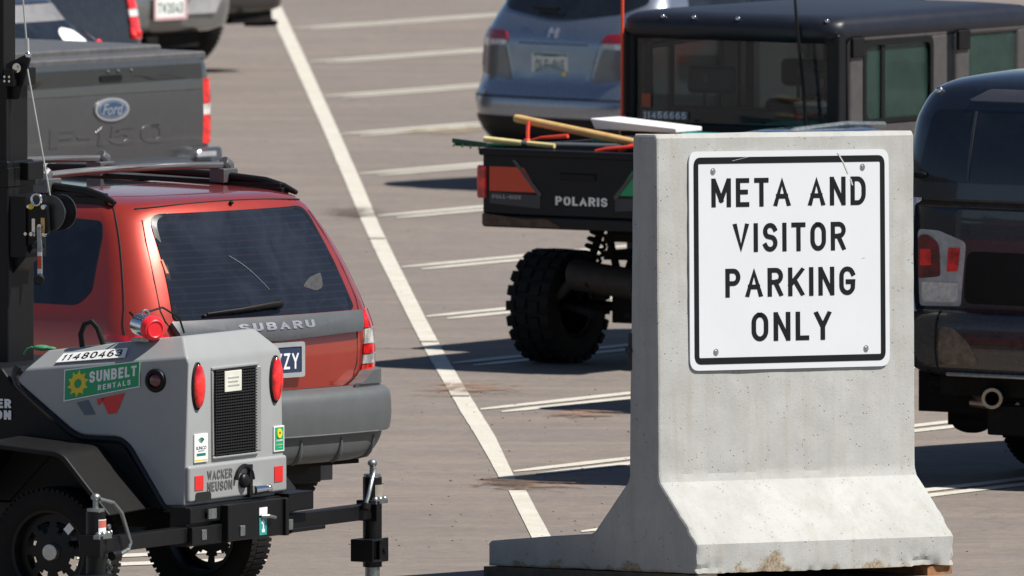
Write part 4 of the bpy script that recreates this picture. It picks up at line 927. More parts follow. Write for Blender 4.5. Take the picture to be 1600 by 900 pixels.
# tail lamps: stacked red, white, red, white, red round the corner
for sg in (-1, 1):
    r_ = bpy.data.objects.new('tail_lamp', None); COL.objects.link(r_); r_.parent = S
    bands = [(.705, .785, M_LENSR), (.790, .832, M_LENSC), (.837, .880, M_LENSR), (.885, .955, M_LENSC), (.960, 1.045, M_LENSR)]
    for z0, z1, mt in bands:
        if sg < 0 and z1 > 1.0: z1 = .985
        vs = []; fs = []; n = 14; mz = 6
        for j in range(mz+1):
            z = z0+(z1-z0)*j/mz; w = SB.v(1, z); xi = lerp_tab([(.70, .60), (.95, .655), (1.05, .70), (1.14, .775)], 1, z)
            for k in range(n+1):
                x = xi+(w*.99995-xi)*sin(k/n*pi/2); p = SB.R(sg*x, z); vs.append((x, z))
            vs_end = p
        for j in range(mz):
            for k in range(n): a = j*(n+1)+k; fs.append((a, a+1, a+n+2, a+n+1))
        mb = MB(); mb.sheet([(sg*x, z) for x, z in vs], fs, SB.R, (sg*.7, -1, 0), .010, .014)
        mb.done('lens', mt, r_, ang=50)
        mb = MB(); n2 = 10
        y0 = SB.rear(sg*SB.v(1, (z0+z1)/2)*.9999, (z0+z1)/2)
        y1 = y0 + .030
        mb.patch([(y0-.004, z0), (y1, z0), (y1-.004, z1), (y0-.004, z1)], SB.side(sg), (sg, 0, 0), .04, .010, .014); mb.done('lens', mt, r_)
# side windows
for sg in (-1, 1):
    mb = MB(); mb.patch(rounded([(1.30, 1.115), (.66, 1.115), (.585, 1.19), (.605, 1.45), (.635, 1.515), (1.30, 1.535)], [.03, .09, .03, .04, .05, .02], 5), SB.side(sg), (sg, 0, .2), .06, .003, .008); mb.done('side_window', M_GLD, S)
    mb = MB(); mb.patch(rounded([(2.3, 1.115), (1.36, 1.115), (1.36, 1.535), (2.2, 1.535)], .04, 5), SB.side(sg), (sg, 0, .2), .06, .003, .008); mb.done('side_window', M_GLD, S)
# roof rails and cross bars
for sg in (-1, 1):
    x = sg*.60; mb = MB(); mb.tube([(x*1.03, .62, 1.598), (x*1.02, .70, 1.625), (x*1.01, .82, 1.648), (x, 1.1, 1.665), (x*.99, 1.7, 1.672), (x*.98, 2.3, 1.66)], [.012, .018, .020, .019, .019, .018], 12); mb.box(x-.026, x+.026, .68, .90, 1.585, 1.622); mb.box(x-.018, x+.018, .70, 2.3, 1.60, 1.642); mb.done('roof_rail', M_BLKPLA, S, bevel=.006)
for yb in (1.10, 1.95):
    mb = MB(); n = 12; mb.tube([(x, yb, 1.725-.012*(x/.6)**2) for x in frange(-.60, .60, n)], .019, 10)
    for x in (-.60, .60): mb.tube([(x*.99, yb, 1.735), (x*1.03, yb, 1.715), (x*1.04, yb, 1.665)], [.030, .040, .038], 10); mb.box(x-.05, x+.05, yb-.05, yb+.05, 1.63, 1.70)
    mb.done('cross_bar', pm('grey rack bar', (.085, .088, .095), .42, .2, dust=.06), S, bevel=.008)
mb = MB(); mb.patch(rounded([(-.40, 1.15), (.40, 1.15), (.40, 2.0), (-.40, 2.0)], .05), lambda u, v: Vector((u*.8, v+.1, 1.634)), (0, 0, 1), .2, .002, .004); mb.done('sunroof', M_GLD, S)
# underside
mb = MB(); mb.box(-.72, .72, .30, 4.2, .30, .46); mb.cyl((-.30, .30, .35), (.30, .30, .35), .09); mb.done('underbody', M_DIM, S)
for x in (-.70, .70):
    for y in (.95, 3.5): tyre_wheel(S, (x, y, .33), .33, .21, 1 if x > 0 else -1, .20, rimmat=M_STEEL)
for x0, x1 in ((-.83, -.56), (.43, .665)):
    mb = MB(); mb.box(x0, x1, .50, .515, .20, .42); mb.done('mud_flap', M_BLKPLA, S, bevel=.01)
mb = MB(); mb.box(.672, .765, .52, .53, .205, .42); mb.done('mud_flap', pm('dusty grey flap', (.13, .13, .13), .7, var=.2), S, bevel=.006)

# ------------------------------------------------------------------ grey pickup behind the wagon
def pickup_shell(parent, paint, w=.93, zb=.60, zt=1.36, L=5.6, bed=1.75, yr=.06, cabh=1.90, rx=.10, ry=.06):
    """bed box, cab and bonnet of a pickup; returns the body used for surface pieces"""
    B = Body([(zb, w-.05, yr+.02, .02, rx, ry, L, .2, .3, .3), (zb+.12, w, yr, .02, rx, ry, L, .2, .3, .3), (zb+.35, w+.01, yr, .02, rx, ry, L, .2, .3, .3), (zt-.12, w, yr, .02, rx, ry, L-.05, .2, .3, .3), (zt-.02, w-.02, yr+.005, .02, rx, ry, L-.3, .2, .3, .3), (zt, w-.04, yr+.02, .02, rx, ry, L-.4, .2, .3, .3)])
    mb = MB(); B.loft(mb, frange(zb, zt-.02, 12)+[zt-.01, zt], 26); mb.done('body', paint, parent, ang=50)
    C = Body([(zt-.01, w-.03, bed, .03, .12, .08, bed+2.6, .2, .2, .3), (zt+.15, w-.05, bed+.02, .03, .12, .08, bed+2.3, .2, .2, .3), (cabh-.10, w-.15, bed+.14, .03, .14, .10, bed+1.6, .2, .2, .3), (cabh-.03, w-.20, bed+.20, .03, .2, .12, bed+1.5, .2, .2, .3), (cabh, w-.32, bed+.34, .03, .2, .2, bed+1.4, .2, .2, .3)])
    mb = MB(); C.loft(mb, frange(zt-.01, cabh-.03, 10)+[cabh-.015, cabh], 24); mb.done('cab', paint, parent, ang=50)
    mb = MB(); mb.patch(rounded([(-w+.22, zt+.06), (w-.22, zt+.06), (w-.28, cabh-.12), (-w+.28, cabh-.12)], .05), C.R, (0, -1, 0), .1, .003, .006); mb.done('cab_window', M_GLD, parent)
    for sg in (-1, 1):
        mb = MB(); mb.patch(rounded([(bed+.25, zt+.06), (bed+1.9, zt+.06), (bed+1.5, cabh-.12), (bed+.32, cabh-.12)], .05), C.side(sg), (sg, 0, 0), .15, .003, .006); mb.done('side_window', M_GLD, parent)
    return B, C
F = thing('pickup_truck', 'dark grey metallic pickup with a blue oval badge on its tailgate, behind the red wagon', 'pickup truck', G(187, 460), -50)
FB, FC = pickup_shell(F, M_F150, .90, .66, 1.335, rx=.07, ry=.03)
TG = lambda x, z: Vector((x, .045 + .016*((z-1.05)/.3)**2, z))
mb = MB(); mb.patch(rounded([(-.785, .775), (-.66, .745), (.60, .745), (.70, .775), (.785, .785), (.785, 1.35), (-.785, 1.35)], [.02, .03, .03, .03, .02, .04, .04], 4), TG, (0, -1, 0), .08, .012, .05); tg_ = mb.done('tailgate', M_F150, F, ang=50, bevel=.006)
mb = MB(); mb.patch(rounded([(-.72, 1.218), (-.56, 1.262), (.50, 1.262), (.64, 1.232), (.775, 1.226), (.775, 1.315), (-.775, 1.315), (-.775, 1.218)], .015, 3), TG, (0, -1, 0), .1, .0145, .004); mb.done('recess_band', M_F150D, tg_)
mb = MB(); mb.patch(rounded([(-.13, 1.240), (.06, 1.240), (.06, 1.275), (-.13, 1.275)], .01), TG, (0, -1, 0), 0, .022, .012); mb.done('handle', M_BLKPLA, tg_)
for x in (-.055, .035, .15):
    mb = MB(); mb.ell(TG(x, 1.298)+Vector((0, -.016, 0)), (.012, .008, .010)); mb.done('camera_lock', M_GRYPLA, tg_)
mb = MB(); mb.patch(rounded([(-.775, 1.168), (.775, 1.168), (.775, 1.212), (-.72, 1.205), (-.775, 1.205)], .01), TG, (0, -1, .2), .1, .017, .008); mb.done('upper_crease', M_F150, tg_, bevel=.004)
el = lambda a, b: [(-.035+cos(t)*a, 1.078+sin(t)*b) for t in frange(0, 2*pi, 36)[:-1]]
mb = MB(); mb.patch(el(.150, .068), TG, (0, -1, 0), .04, .022, .012); ov = mb.done('oval_badge', pm('badge rim', (.42, .43, .45), .35, .6), tg_)
mb = MB(); mb.patch(el(.128, .052), TG, (0, -1, 0), .04, .0245, .004); mb.done('badge_field', pm('badge blue', (.028, .065, .14), .3), ov)
mb = MB(); frame2(mb, el(.120, .046), el(.114, .042), TG, (0, -1, 0), .0255, .001); mb.text('Ford', TG, (0, -1, 0), -.125, .060, 1.045, 1.112, .0258, .001, shear=.35, bold=.01); mb.done('badge_script', M_SILV, ov)
for s_, x0, x1 in (('F', -.575, -.36), ('-', -.335, -.215), ('1', -.175, -.085), ('5', -.045, .185), ('0', .225, .475)):
    z0 = .885 if s_ != '-' else .885
    mb = MB(); mb.stext(s_, TG, (0, -1, 0), x0, x1, .868, .982, .0160, .010, t=.19); mb.done('stamped_letter', M_F150, tg_, bevel=.004)
mb = MB()
for y0, z0, z1 in ((.30, 1.335, 1.42), (.05, 1.335, 1.385)): mb.box(-.83, .83 if y0 < .1 else .72, y0, y0+1.2, z0, z1)
mb.done('bed_cover', pm('grey bed cover', (.06, .063, .07), .45, dust=.2), F, bevel=.015)
for sg in (-1, 1):
    r_ = bpy.data.objects.new('tail_lamp', None); COL.objects.link(r_); r_.parent = F
    for z0, z1, mt in ((.845, 1.01, M_LENSR), (1.013, 1.075, M_LENSC), (1.078, 1.225, M_LENSR)):
        mb = MB(); mb.patch([(sg*.788, z0), (sg*(FB.v(1, .95)-.004), z0), (sg*(FB.v(1, .95)-.004), z1), (sg*.788, z1)], FB.R, (0, -1, 0), .02, .014, .018); mb.done('lens', mt, r_, ang=60)
        mb = MB(); y0 = FB.rear(sg*FB.v(1, .95)*.9999, .95); mb.patch([(y0-.012, z0), (y0+.06, z0), (y0+.05, z1), (y0-.012, z1)], FB.side(sg), (sg, 0, 0), .03, .012, .018); mb.done('lens', mt, r_)
FBB = Body([(.50, .80, .0, .03, .12, .14, .35, 0, .05, .05), (.54, .88, -.05, .03, .12, .14, .35, 0, .05, .05), (.72, .92, -.06, .03, .12, .14, .35, 0, .05, .05), (.765, .915, -.04, .03, .12, .13, .35, 0, .05, .05), (.78, .90, .0, .03, .12, .12, .35, 0, .05, .05)])
mb = MB(); FBB.loft(mb, frange(.50, .78, 10), 28); fb_ = mb.done('rear_bumper', M_F150, F, ang=50)
for sg in (-1, 1):
    mb = MB(); mb.hexa([Vector(q) for q in ((sg*.60, -.04, .74), (sg*.905, -.02, .74), (sg*.905, .10, .74), (sg*.60, .10, .74), (sg*.70, -.02, .825), (sg*.905, -.01, .825), (sg*.905, .10, .825), (sg*.70, .10, .825))]); mb.done('bumper_end', M_F150, fb_, bevel=.02)
    mb = MB(); x0 = .62 if sg > 0 else -.80; mb.box(x0, x0+.17, -.062, -.03, .776, .804); mb.done('bumper_badge', M_SILVB, fb_, bevel=.003)
mb = MB(); mb.box(-.7, .7, .3, 5.0, .45, .68); mb.done('underbody', M_DIM, F)
for x in (-.80, .80):
    for y in (1.15, 4.6): tyre_wheel(F, (x, y, .40), .40, .26, 1 if x > 0 else -1, .24, rimmat=M_STEEL)

# ------------------------------------------------------------------ row of cars farther up on the left
def hatch(name, label, px, py, phi, paint, w=.90, h=1.62, L=4.4, belt=1.02, cat='car', glass=True, lamp='corner', group=None, sq=1.0):
    t = thing(name, label, cat, G(px, py), phi, group)
    rows = [(.30, w-.10, .14, .08, .26, .2, L-.1, .2, .35, .4), (.45, w-.02, .02, .08, .26, .2, L, .2, .35, .4), (.66, w, .0, .08, .25, .2, L, .2, .35, .4), (.85, w, .03, .08, .25, .2, L-.1, .2, .35, .4), (belt, w-.03, .10, .08, .24, .19, L-.8, .2, .35, .4), (belt+.06, w-.06, .14, .08, .22, .18, L-1.2, .2, .3, .3), (h-.22, w-.19, .30, .08, .2, .16, L-1.7, .2, .3, .3), (h-.06, w-.26, .42, .08, .2, .16, L-2.0, .2, .3, .3), (h-.02, w-.32, .50, .08, .2, .18, L-2.1, .2, .3, .3), (h, w-.45, .66, .08, .2, .18, L-2.2, .2, .3, .3)]
    rows = [(a, b, c, d*sq, e*sq, f*sq, g, h_, i_, j_) for a, b, c, d, e, f, g, h_, i_, j_ in rows]
    B = Body(rows); mb = MB(); B.loft(mb, frange(.30, belt, 12)+frange(belt+.04, h-.02, 12)+[h-.01, h], 26); mb.done('body', paint, t, ang=50)
    if glass:
        mb = MB(); mb.patch(rounded([(-w+.19, belt+.03), (w-.19, belt+.03), (w-.34, h-.10), (-w+.34, h-.10)], .06), B.R, (0, -1, .3), .08, .004, .008); mb.done('rear_window', M_GLD, t)
        for sg in (-1, 1):
            mb = MB(); mb.patch(rounded([(.62, belt+.05), (2.9, belt+.05), (2.3, h-.12), (.72, h-.12)], .06), B.side(sg), (sg, 0, .2), .12, .003, .006); mb.done('side_window', M_GLD, t)
    mb = MB(); mb.box(-w+.2, w-.2, .3, L-.3, .22, .36); mb.done('underbody', M_DIM, t)
    for x in (-w+.13, w-.13):
        for y in (.80, L-.85): tyre_wheel(t, (x, y, .33), .33, .21, 1 if x > 0 else -1, .21, rimmat=M_STEEL)
    return t, B
# navy hatchback just beyond the grey pickup
t, B = hatch('hatchback', 'dark navy hatchback with a pale patch in its rear window, beyond the grey pickup', 78, 372, -50, M_NAVYC, w=.86, h=1.52, belt=1.10, L=4.0)
mb = MB(); mb.patch(rounded([(.32, 1.165), (.57, 1.165), (.53, 1.245), (.42, 1.265), (.35, 1.235)], .03, 4), B.R, (0, -1, .3), .05, .006, .001); mb.done('window_patch', M_WHT, t)  # plain white patch on the rear glass
mb = MB(); mb.patch(rounded([(.70, 1.08), (.79, 1.08), (.72, 1.25), (.655, 1.22)], .02, 3), B.R, (.3, -1, 0), .03, .010, .012); mb.done('tail_lamp', M_LENSD, t)
mb = MB(); mb.ell(B.R(.72, 1.16)+Vector((0, -.012, 0)), (.028, .012, .028)); mb.done('lamp_bulb', M_LENSR, t)
mb = MB(); mb.tube([B.R(.05, 1.135)+Vector((0, -.02, 0)), B.R(.26, 1.137)+Vector((0, -.02, 0))], .014, 8); mb.done('wiper', M_BLKPLA, t)
mb = MB(); mb.patch(rounded([(-.60, 1.30), (.55, 1.30), (.50, 1.405), (-.55, 1.405)], .02, 3), B.R, (0, -1, .3), .08, .012, .014); mb.done('roof_spoiler', pm('sky reflection grey', (.17, .175, .19), .5, .3, dust=.2), t)  # grey colour stands in for sky reflected on the navy spoiler
# tall black van with an upright red lamp
t, B = hatch('van', 'tall black vehicle with an upright red lamp on its corner, behind the navy hatchback', 92, 276, -50, M_BLKC, w=.92, h=1.95, belt=1.22, L=4.8, cat='van', sq=.35)
for k, (z0, z1, mt) in enumerate(((.86, .94, M_LENSR), (.945, 1.005, M_LENSR), (1.01, 1.055, M_LENSC), (1.06, 1.14, M_LENSR), (1.145, 1.21, M_LENSR))):
    mb = MB(); mb.patch([(.775, z0), (.882, z0), (.878, z1), (.772, z1)], B.R, (.3, -1, 0), .03, .012, .014); mb.done('tail_lamp', mt, t, ang=60)
for x, z in ((.80, .885), (.85, .90), (.80, 1.155), (.845, 1.155)):
    mb = MB(); mb.ell(B.R(x, z)+Vector((0, -.016, 0)), (.024, .012, .024), nu=12, nv=8); mb.done('lamp_bulb', pm('bright red', (.80, .03, .03), .25), t)
mb = MB(); mb.box(-.42, -.10, .18, .24, 1.17, 1.235); mb.done('high_brake_lamp', pm('grey lamp', (.20, .20, .21), .4), t, bevel=.01)
# pewter pickup: bumper with plate and hitch
t = thing('pickup_truck', 'pewter pickup with a white number plate on its bumper, far left past the red lamp', 'pickup truck', G(232, 158), -50)
PB, PC = pickup_shell(t, M_GRYC, .92, .66, 1.35)
QB = Body([(.47, .80, .02, .04, .14, .14, .3, 0, .05, .05), (.50, .90, -.04, .04, .14, .14, .3, 0, .05, .05), (.70, .93, -.06, .04, .14, .14, .3, 0, .05, .05), (.76, .92, -.03, .04, .14, .13, .3, 0, .05, .05)])
mb = MB(); QB.loft(mb, frange(.47, .76, 8), 26); mb.done('rear_bumper', M_GRYC, t, ang=50)
qf = lambda x, z: Vector((x, -.068, z))
plate_part(t, 'number_plate', qf, (0, -1, 0), -.02, .31, .580, .735, M_WHT, pm('pink plate frame', (.55, .35, .36), .5), 'TW3043'.replace('2', '3'), M_GREENL)
mb = MB(); mb.hexa([Vector(q) for q in ((.30, -.062, .60), (.66, -.055, .60), (.66, 0, .60), (.30, 0, .60), (.44, -.062, .75), (.76, -.05, .75), (.76, 0, .75), (.44, 0, .75))]); mb.done('step_recess', pm('light grey step', (.30, .30, .30), .5), t)
mb = MB(); mb.box(-.06, .06, -.04, .4, .33, .45); mb.box(-.5, .6, .05, .15, .36, .47); mb.done('hitch', M_DIM, t, bevel=.005)
mb = MB(); mb.box(-.7, .7, .3, 5, .40, .66); mb.done('underbody', M_DIM, t)
for x in (-.78, .78):
    for y in (1.0, 4.6): tyre_wheel(t, (x, y, .40), .40, .26, 1 if x > 0 else -1, .24, rimmat=M_STEEL)
# dusky pickup farthest up the row
t = thing('pickup_truck', 'farthest dark pickup of the left row, only its bumper corner and hitch in view', 'pickup truck', G(322, 118), -50)
pickup_shell(t, pm('dusky paint', (.05, .045, .055), .35, .3, .6, dust=.12), .90, .55, 1.35)
mb = MB(); Body([(.42, .80, .02, .04, .14, .14, .3, 0, .05, .05), (.46, .90, -.04, .04, .14, .14, .3, 0, .05, .05), (.70, .92, -.06, .04, .14, .14, .3, 0, .05, .05)]).loft(mb, frange(.42, .70, 6), 26); mb.done('rear_bumper', M_F150D, t, ang=50)
mb = MB(); mb.box(.30, .75, .02, .1, .36, .44); mb.tube([(.45, .02, .36), (.50, -.10, .36), (.52, -.22, .37)], .022, 8); mb.done('hitch', M_DIM, t)
for x in (-.78, .78):
    for y in (1.0, 4.6): tyre_wheel(t, (x, y, .40), .40, .26, 1 if x > 0 else -1, .24, rimmat=M_STEEL)

# ------------------------------------------------------------------ steel blue crossover, top right
H = thing('crossover', 'steel blue crossover with a white and green number plate parked behind the utility vehicle', 'car', G(850, 300), 43)
HB = Body([(.26, .66, .16, .08, .30, .22, 4.1, .2, .35, .4), (.34, .74, .06, .08, .30, .22, 4.25, .2, .35, .4), (.46, .79, .01, .08, .30, .22, 4.3, .2, .35, .4), (.56, .80, .0, .08, .29, .21, 4.3, .2, .35, .4), (.65, .79, .03, .08, .27, .2, 4.3, .2, .35, .4), (.72, .785, .06, .08, .27, .2, 4.3, .2, .35, .4), (.95, .775, .075, .08, .26, .2, 4.2, .2, .35, .4), (1.03, .755, .10, .08, .25, .2, 3.9, .2, .35, .4), (1.12, .725, .15, .08, .24, .19, 3.2, .2, .3, .3), (1.20, .69, .20, .08, .22, .18, 2.9, .2, .3, .3), (1.45, .62, .36, .08, .2, .16, 2.5, .2, .3, .3), (1.56, .56, .46, .08, .2, .16, 2.3, .2, .3, .3), (1.60, .44, .62, .08, .2, .16, 2.2, .2, .3, .3)])
mb = MB(); HB.loft(mb, frange(.26, 1.03, 22)+frange(1.06, 1.56, 12)+[1.58, 1.60], 36); mb.done('body', M_HON, H, ang=50)
mb = MB(); mb.patch(rounded([(-.68, .29), (.68, .29), (.785, .475), (-.785, .475)], .02), HB.R, (0, -1, 0), .06, .010, .02); mb.done('lower_valance', M_BLKPLA, H)
mb = MB(); mb.tube([HB.R(x, .600)+Vector((0, -.001, 0)) for x in frange(-.775, .775, 40)], .0065, 6); mb.tube([HB.R(x, .945)+Vector((0, 0, 0)) for x in frange(-.30, .30, 20)], .004, 6); mb.done('panel_seam', M_GAP, H)
mb = MB(); mb.patch(rounded([(-.50, 1.150), (.0, 1.088), (.50, 1.150), (.62, 1.21), (.50, 1.52), (-.50, 1.52), (-.62, 1.21)], [.05, .15, .05, .03, .08, .08, .03]), HB.R, (0, -1, .3), .06, .004, .008); mb.done('rear_window', M_GLD, H)
for sg in (-1, 1):
    r_ = bpy.data.objects.new('tail_lamp', None); COL.objects.link(r_); r_.parent = H
    mb = MB(); mb.patch(rounded([(sg*.40, .955), (sg*.77, .965), (sg*.765, 1.035), (sg*.44, 1.015)], .012, 3), HB.R, (sg*.3, -1, 0), .03, .008, .012); mb.done('lens', pm('deep red lens', (.34, .010, .014), .2, 0, 1.0), r_, ang=50)
    mb = MB(); mb.patch(rounded([(sg*.42, .930), (sg*.755, .915), (sg*.765, .962), (sg*.41, .957)], .010, 3), HB.R, (sg*.3, -1, 0), .03, .009, .012); mb.done('lens', M_LENSC, r_, ang=50)
    mb = MB(); mb.patch(rounded([(sg*.72, .780), (sg*.775, .780), (sg*.770, .912), (sg*.735, .912)], .010, 3), HB.R, (sg*.5, -1, 0), .03, .008, .012); mb.done('lens', M_LENSD, r_, ang=50)
    mb = MB(); y0 = HB.rear(sg*HB.v(1, .95)*.9999, .95); mb.patch(rounded([(y0-.006, .79), (y0+.10, .83), (y0+.42, 1.01), (y0+.34, 1.03), (y0-.006, 1.03)], .01, 2), HB.side(sg), (sg, 0, 0), .06, .008, .012); mb.done('lens', M_LENSR if sg > 0 else M_LENSD, r_)
    mb = MB(); mb.patch(rounded([(sg*.345, .700), (sg*.715, .745), (sg*.735, .905), (sg*.425, .925)], [.02, .03, .02, .02]), HB.R, (sg*.3, -1, 0), .04, .004, .008); mb.done('tailgate_corner', pm('ground reflection grey', (.155, .150, .150), .3, .3, .5, dust=.1), H, ang=50)  # flat grey stands in for ground reflected in the blue bodywork
    mb = MB(); mb.patch(rounded([(.60, 1.14), (2.9, 1.14), (2.3, 1.48), (.68, 1.48)], .06), HB.side(sg), (sg, 0, .2), .12, .003, .006); mb.done('side_window', M_GLD, H)
    mb = MB(); mb.tube([(sg*.52, .7, 1.605), (sg*.52, 1.0, 1.635), (sg*.50, 2.2, 1.625)], .02, 8); mb.done('roof_rail', M_STEEL, H)
HR = lambda x, z: Vector((x, HB.rear(0, .80)+.008, z))
mb = MB(); mb.patch(rounded([(-.325, .690), (.325, .690), (.385, .930), (-.385, .930)], [.03, .03, .02, .02]), lambda x, z: Vector((x, HB.rear(x, z), z)), (0, -1, 0), .06, .005, .008); mb.done('plate_recess', pm('recess blue paint', (.20, .245, .315), .3, .6, .8, dust=.08), H)
def co_extra(po, u0, u1, v0, v1):
    fn = lambda x, z: Vector((x, HB.rear(0, .80)+.008, z))
    m_ = MB(); m_.patch([(u0+.02, v1-.022), (u0+.06, v1-.013), (u0+.10, v1-.020), (u0+.16, v1-.010), (u0+.21, v1-.020), (u0+.27, v1-.012), (u1-.01, v1-.020), (u1-.01, v1-.005), (u0+.02, v1-.005)], fn, (0, -1, 0), 0, .0138, .001); m_.done('plate_print', M_GREENL, po)
    m_ = MB(); m_.box(u1-.045, u1-.015, HB.rear(0, .80)-.0075, HB.rear(0, .80)-.005, v0+.012, v0+.04); m_.done('plate_tab', M_YEL, po)
plate_part(H, 'number_plate', HR, (0, -1, 0), -.165, .150, .733, .887, pm('plate white', (.62, .65, .63), .5, var=.05), None, 'OLF-015', pm('faded plate print', (.10, .17, .13), .5), co_extra)
lg = lambda x, z: HB.R(x, z)
mb = MB(); mb.stext('H', lg, (0, -1, 0), -.040, .036, .985, 1.045, .010, .006, t=.16); mb.done('maker_emblem', M_SILVB, H)
mb = MB(); mb.tube([lg(-.22, 1.150)+Vector((0, -.03, .02)), lg(-.01, 1.135)+Vector((0, -.035, .03)), lg(.02, 1.15)+Vector((0, -.03, .03))], .012, 8); mb.done('wiper', M_BLKPLA, H)
mb = MB(); mb.box(-.55, .55, .3, 4.0, .20, .32); mb.done('underbody', M_DIM, H)
for x in (-.66, .66):
    for y in (.85, 3.45): tyre_wheel(H, (x, y, .33), .33, .21, 1 if x > 0 else -1, .21, rimmat=M_STEEL)

# ------------------------------------------------------------------ utility vehicle with loaded bed
U = thing('utility_vehicle', 'black crew cab utility vehicle with knobby tyres and tools in its dump bed', 'utility vehicle', G(903, 582), 34)
UF = lambda x, z: Vector((x, 0, z))
bed = []
mb = MB(); mb.box(-.63, .63, 0, .05, .84, 1.195); mb.done('tailgate', M_UTV, U, bevel=.018, seg=3)
mb = MB(); mb.box(-.645, .645, -.02, .055, 1.165, 1.205); mb.done('tailgate_rim', M_UTV, U, bevel=.014, seg=3)
mb = MB(); mb.box(-.12, .12, -.008, .01, 1.045, 1.085); mb.done('tailgate_latch', M_BLKPLA, U, bevel=.01)
mb = MB(); mb.box(-.64, -.60, .05, 1.38, .84, 1.205); mb.box(.60, .64, .05, 1.38, .84, 1.205); mb.box(-.60, .60, 1.34, 1.38, .84, 1.205); mb.box(-.60, .60, .05, 1.34, .84, .87)
mb.box(-.67, -.635, .10, 1.36, 1.15, 1.20); mb.box(.635, .67, .10, 1.36, 1.15, 1.20); mb.done('bed', M_UTV, U, bevel=.008)
mb = MB(); mb.box(-.625, .625, -.01, .10, .775, .842); mb.box(-.60, .60, .10, 1.3, .78, .84); mb.done('bed_sill', M_UTV, U, bevel=.012)
mb = MB(); mb.patch(rounded([(-.62, .785), (-.10, .785), (-.20, .83), (-.35, .825), (-.62, .85)], .01), lambda x, z: Vector((x, -.011, z)), (0, -1, 0), 0, .003, .003); mb.done('mud_splash', M_MUD, U)
for sg in (-1, 1):
    mt = M_ORG if sg < 0 else M_GRN
    mb = MB(); mb.patch([(sg*.578, .972), (sg*.250, .972), (sg*.357, 1.106), (sg*.578, 1.106)], UF, (0, -1, 0), 0, .004, .004); mb.done('corner_decal', mt, U)
    mb = MB(); mb.patch([(sg*.43, 1.145), (sg*.405, 1.145), (sg*.235, .965), (sg*.25, .945)], UF, (0, -1, 0), 0, .006, .006); mb.done('decal_edge', M_DOOR, U)
    mb = MB(); mb.patch([(sg*.578, .905), (sg*.245, .885), (sg*.245, .955), (sg*.578, .965)], UF, (0, -1, 0), 0, .003, .003); db = mb.done('decal_band', pm('charcoal band', (.035, .035, .040), .5), U)
    if sg < 0:
        mb = MB(); mb.stext('FULL-SIZE', UF, (0, -1, 0), -.560, -.370, .932, .952, .0045, .001, t=.22); mb.done('band_lettering', pm('grey lettering', (.30, .30, .31), .5), db)
    r_ = MB(); r_.box(min(sg*.600, sg*.660), max(sg*.600, sg*.660), -.012, .07, .93, 1.11); r_.done('tail_lamp', M_LENSR if sg < 0 else M_LENSD, U, bevel=.012)
mb = MB(); mb.stext('POLARIS', UF, (0, -1, 0), -.145, .195, .908, .956, .004, .003, t=.20, gap=.14); mb.done('name_lettering', M_SILVB, U)
for x, y in ((-.545, .62), (.545, .62), (-.56, 3.25), (.56, 3.25)): tyre_wheel(U, (x, y, .312), .300, .27, 1 if x > 0 else -1, .165, lugs=22)
# running gear under the bed
mb = MB(); mb.cyl((-.30, .42, .50), (.12, .42, .46), .085, n=24); mb.ell((-.30, .42, .50), (.03, .085, .085)); mb.tube([(-.32, .44, .48), (-.40, .44, .40), (-.47, .40, .34)], .030, 10); mb.done('muffler', M_MUF, U)
mb = MB(); mb.box(-.20, -.165, .55, 2.0, .58, .63); mb.box(.165, .20, .55, 2.0, .58, .63); mb.box(-.20, .20, .55, .59, .68, .72); mb.box(-.11, .11, .50, .85, .24, .42)
for z in (.60, .72): mb.tube([(-.18, .57, z), (.18, .57, z)], .020, 8)
for q in (-.17, .17): mb.tube([(q, .57, .60), (q, .60, .80)], .02, 8)
for sg in (-1, 1):
    for a, b in (((.10, .30, .30), (.50, .55, .33)), ((.10, .85, .30), (.50, .70, .33)), ((.16, .35, .46), (.46, .58, .44)), ((.16, .85, .46), (.46, .66, .44)), ((.08, .62, .32), (.52, .62, .31)), ((.17, .57, .68), (.06, .55, .36)), ((.17, .8, .60), (.12, .6, .40))): mb.tube([(sg*p[0], p[1], p[2]) for p in (a, b)], .022, 8)
mb.done('suspension_frame', M_DIM, U)
for sg in (-1, 1):
    mb = MB(); a = Vector((sg*.40, .60, .36)); b = Vector((sg*.22, .58, .78)); mb.cyl(a, b, .022); d = (b-a); u = d.orthogonal().normalized(); w = d.normalized().cross(u)
    mb.tube([a + d*(.25+.65*t) + (u*cos(t*2*pi*7)+w*sin(t*2*pi*7))*.052 for t in frange(0, 1, 84)], .010, 6); mb.done('shock_absorber', M_DIM, U)
    for k in range(5):
        pass
mb = MB(); mb.prism(rounded([(-.02, .52), (.30, .52), (.34, .70), (.20, .78), (.02, .74), (-.10, .64)], .02), lambda u, v, d: Vector((u*.6, d, v)), .62, .635); mb.done('skid_bracket', M_DIM, U)
# cab
CY = 1.50
mb = MB()
for sg in (-1, 1):
    mb.box(min(sg*.63, sg*.715), max(sg*.63, sg*.715), CY, CY+.085, .80, 1.80)
mb.box(-.70, .70, CY, CY+.06, 1.20, 1.285); mb.box(-.70, .70, CY, CY+.07, 1.745, 1.82); mb.done('rear_frame', M_UTV, U, bevel=.016)
mb = MB(); RB = Body([(1.755, .700, CY-.02, .03, .10, .08, 3.62, .04, .15, .12), (1.79, .720, CY-.05, .03, .10, .08, 3.66, .04, .15, .12), (1.85, .715, CY-.045, .03, .12, .08, 3.64, .04, .15, .12), (1.885, .68, CY-.01, .04, .14, .09, 3.55, .04, .15, .12), (1.900, .60, CY+.08, .05, .16, .10, 3.4, .04, .2, .2)])
RB.loft(mb, [1.755, 1.77, 1.79, 1.82, 1.85, 1.87, 1.885, 1.895, 1.900], 30); mb.done('roof', M_UTVR, U, ang=50)
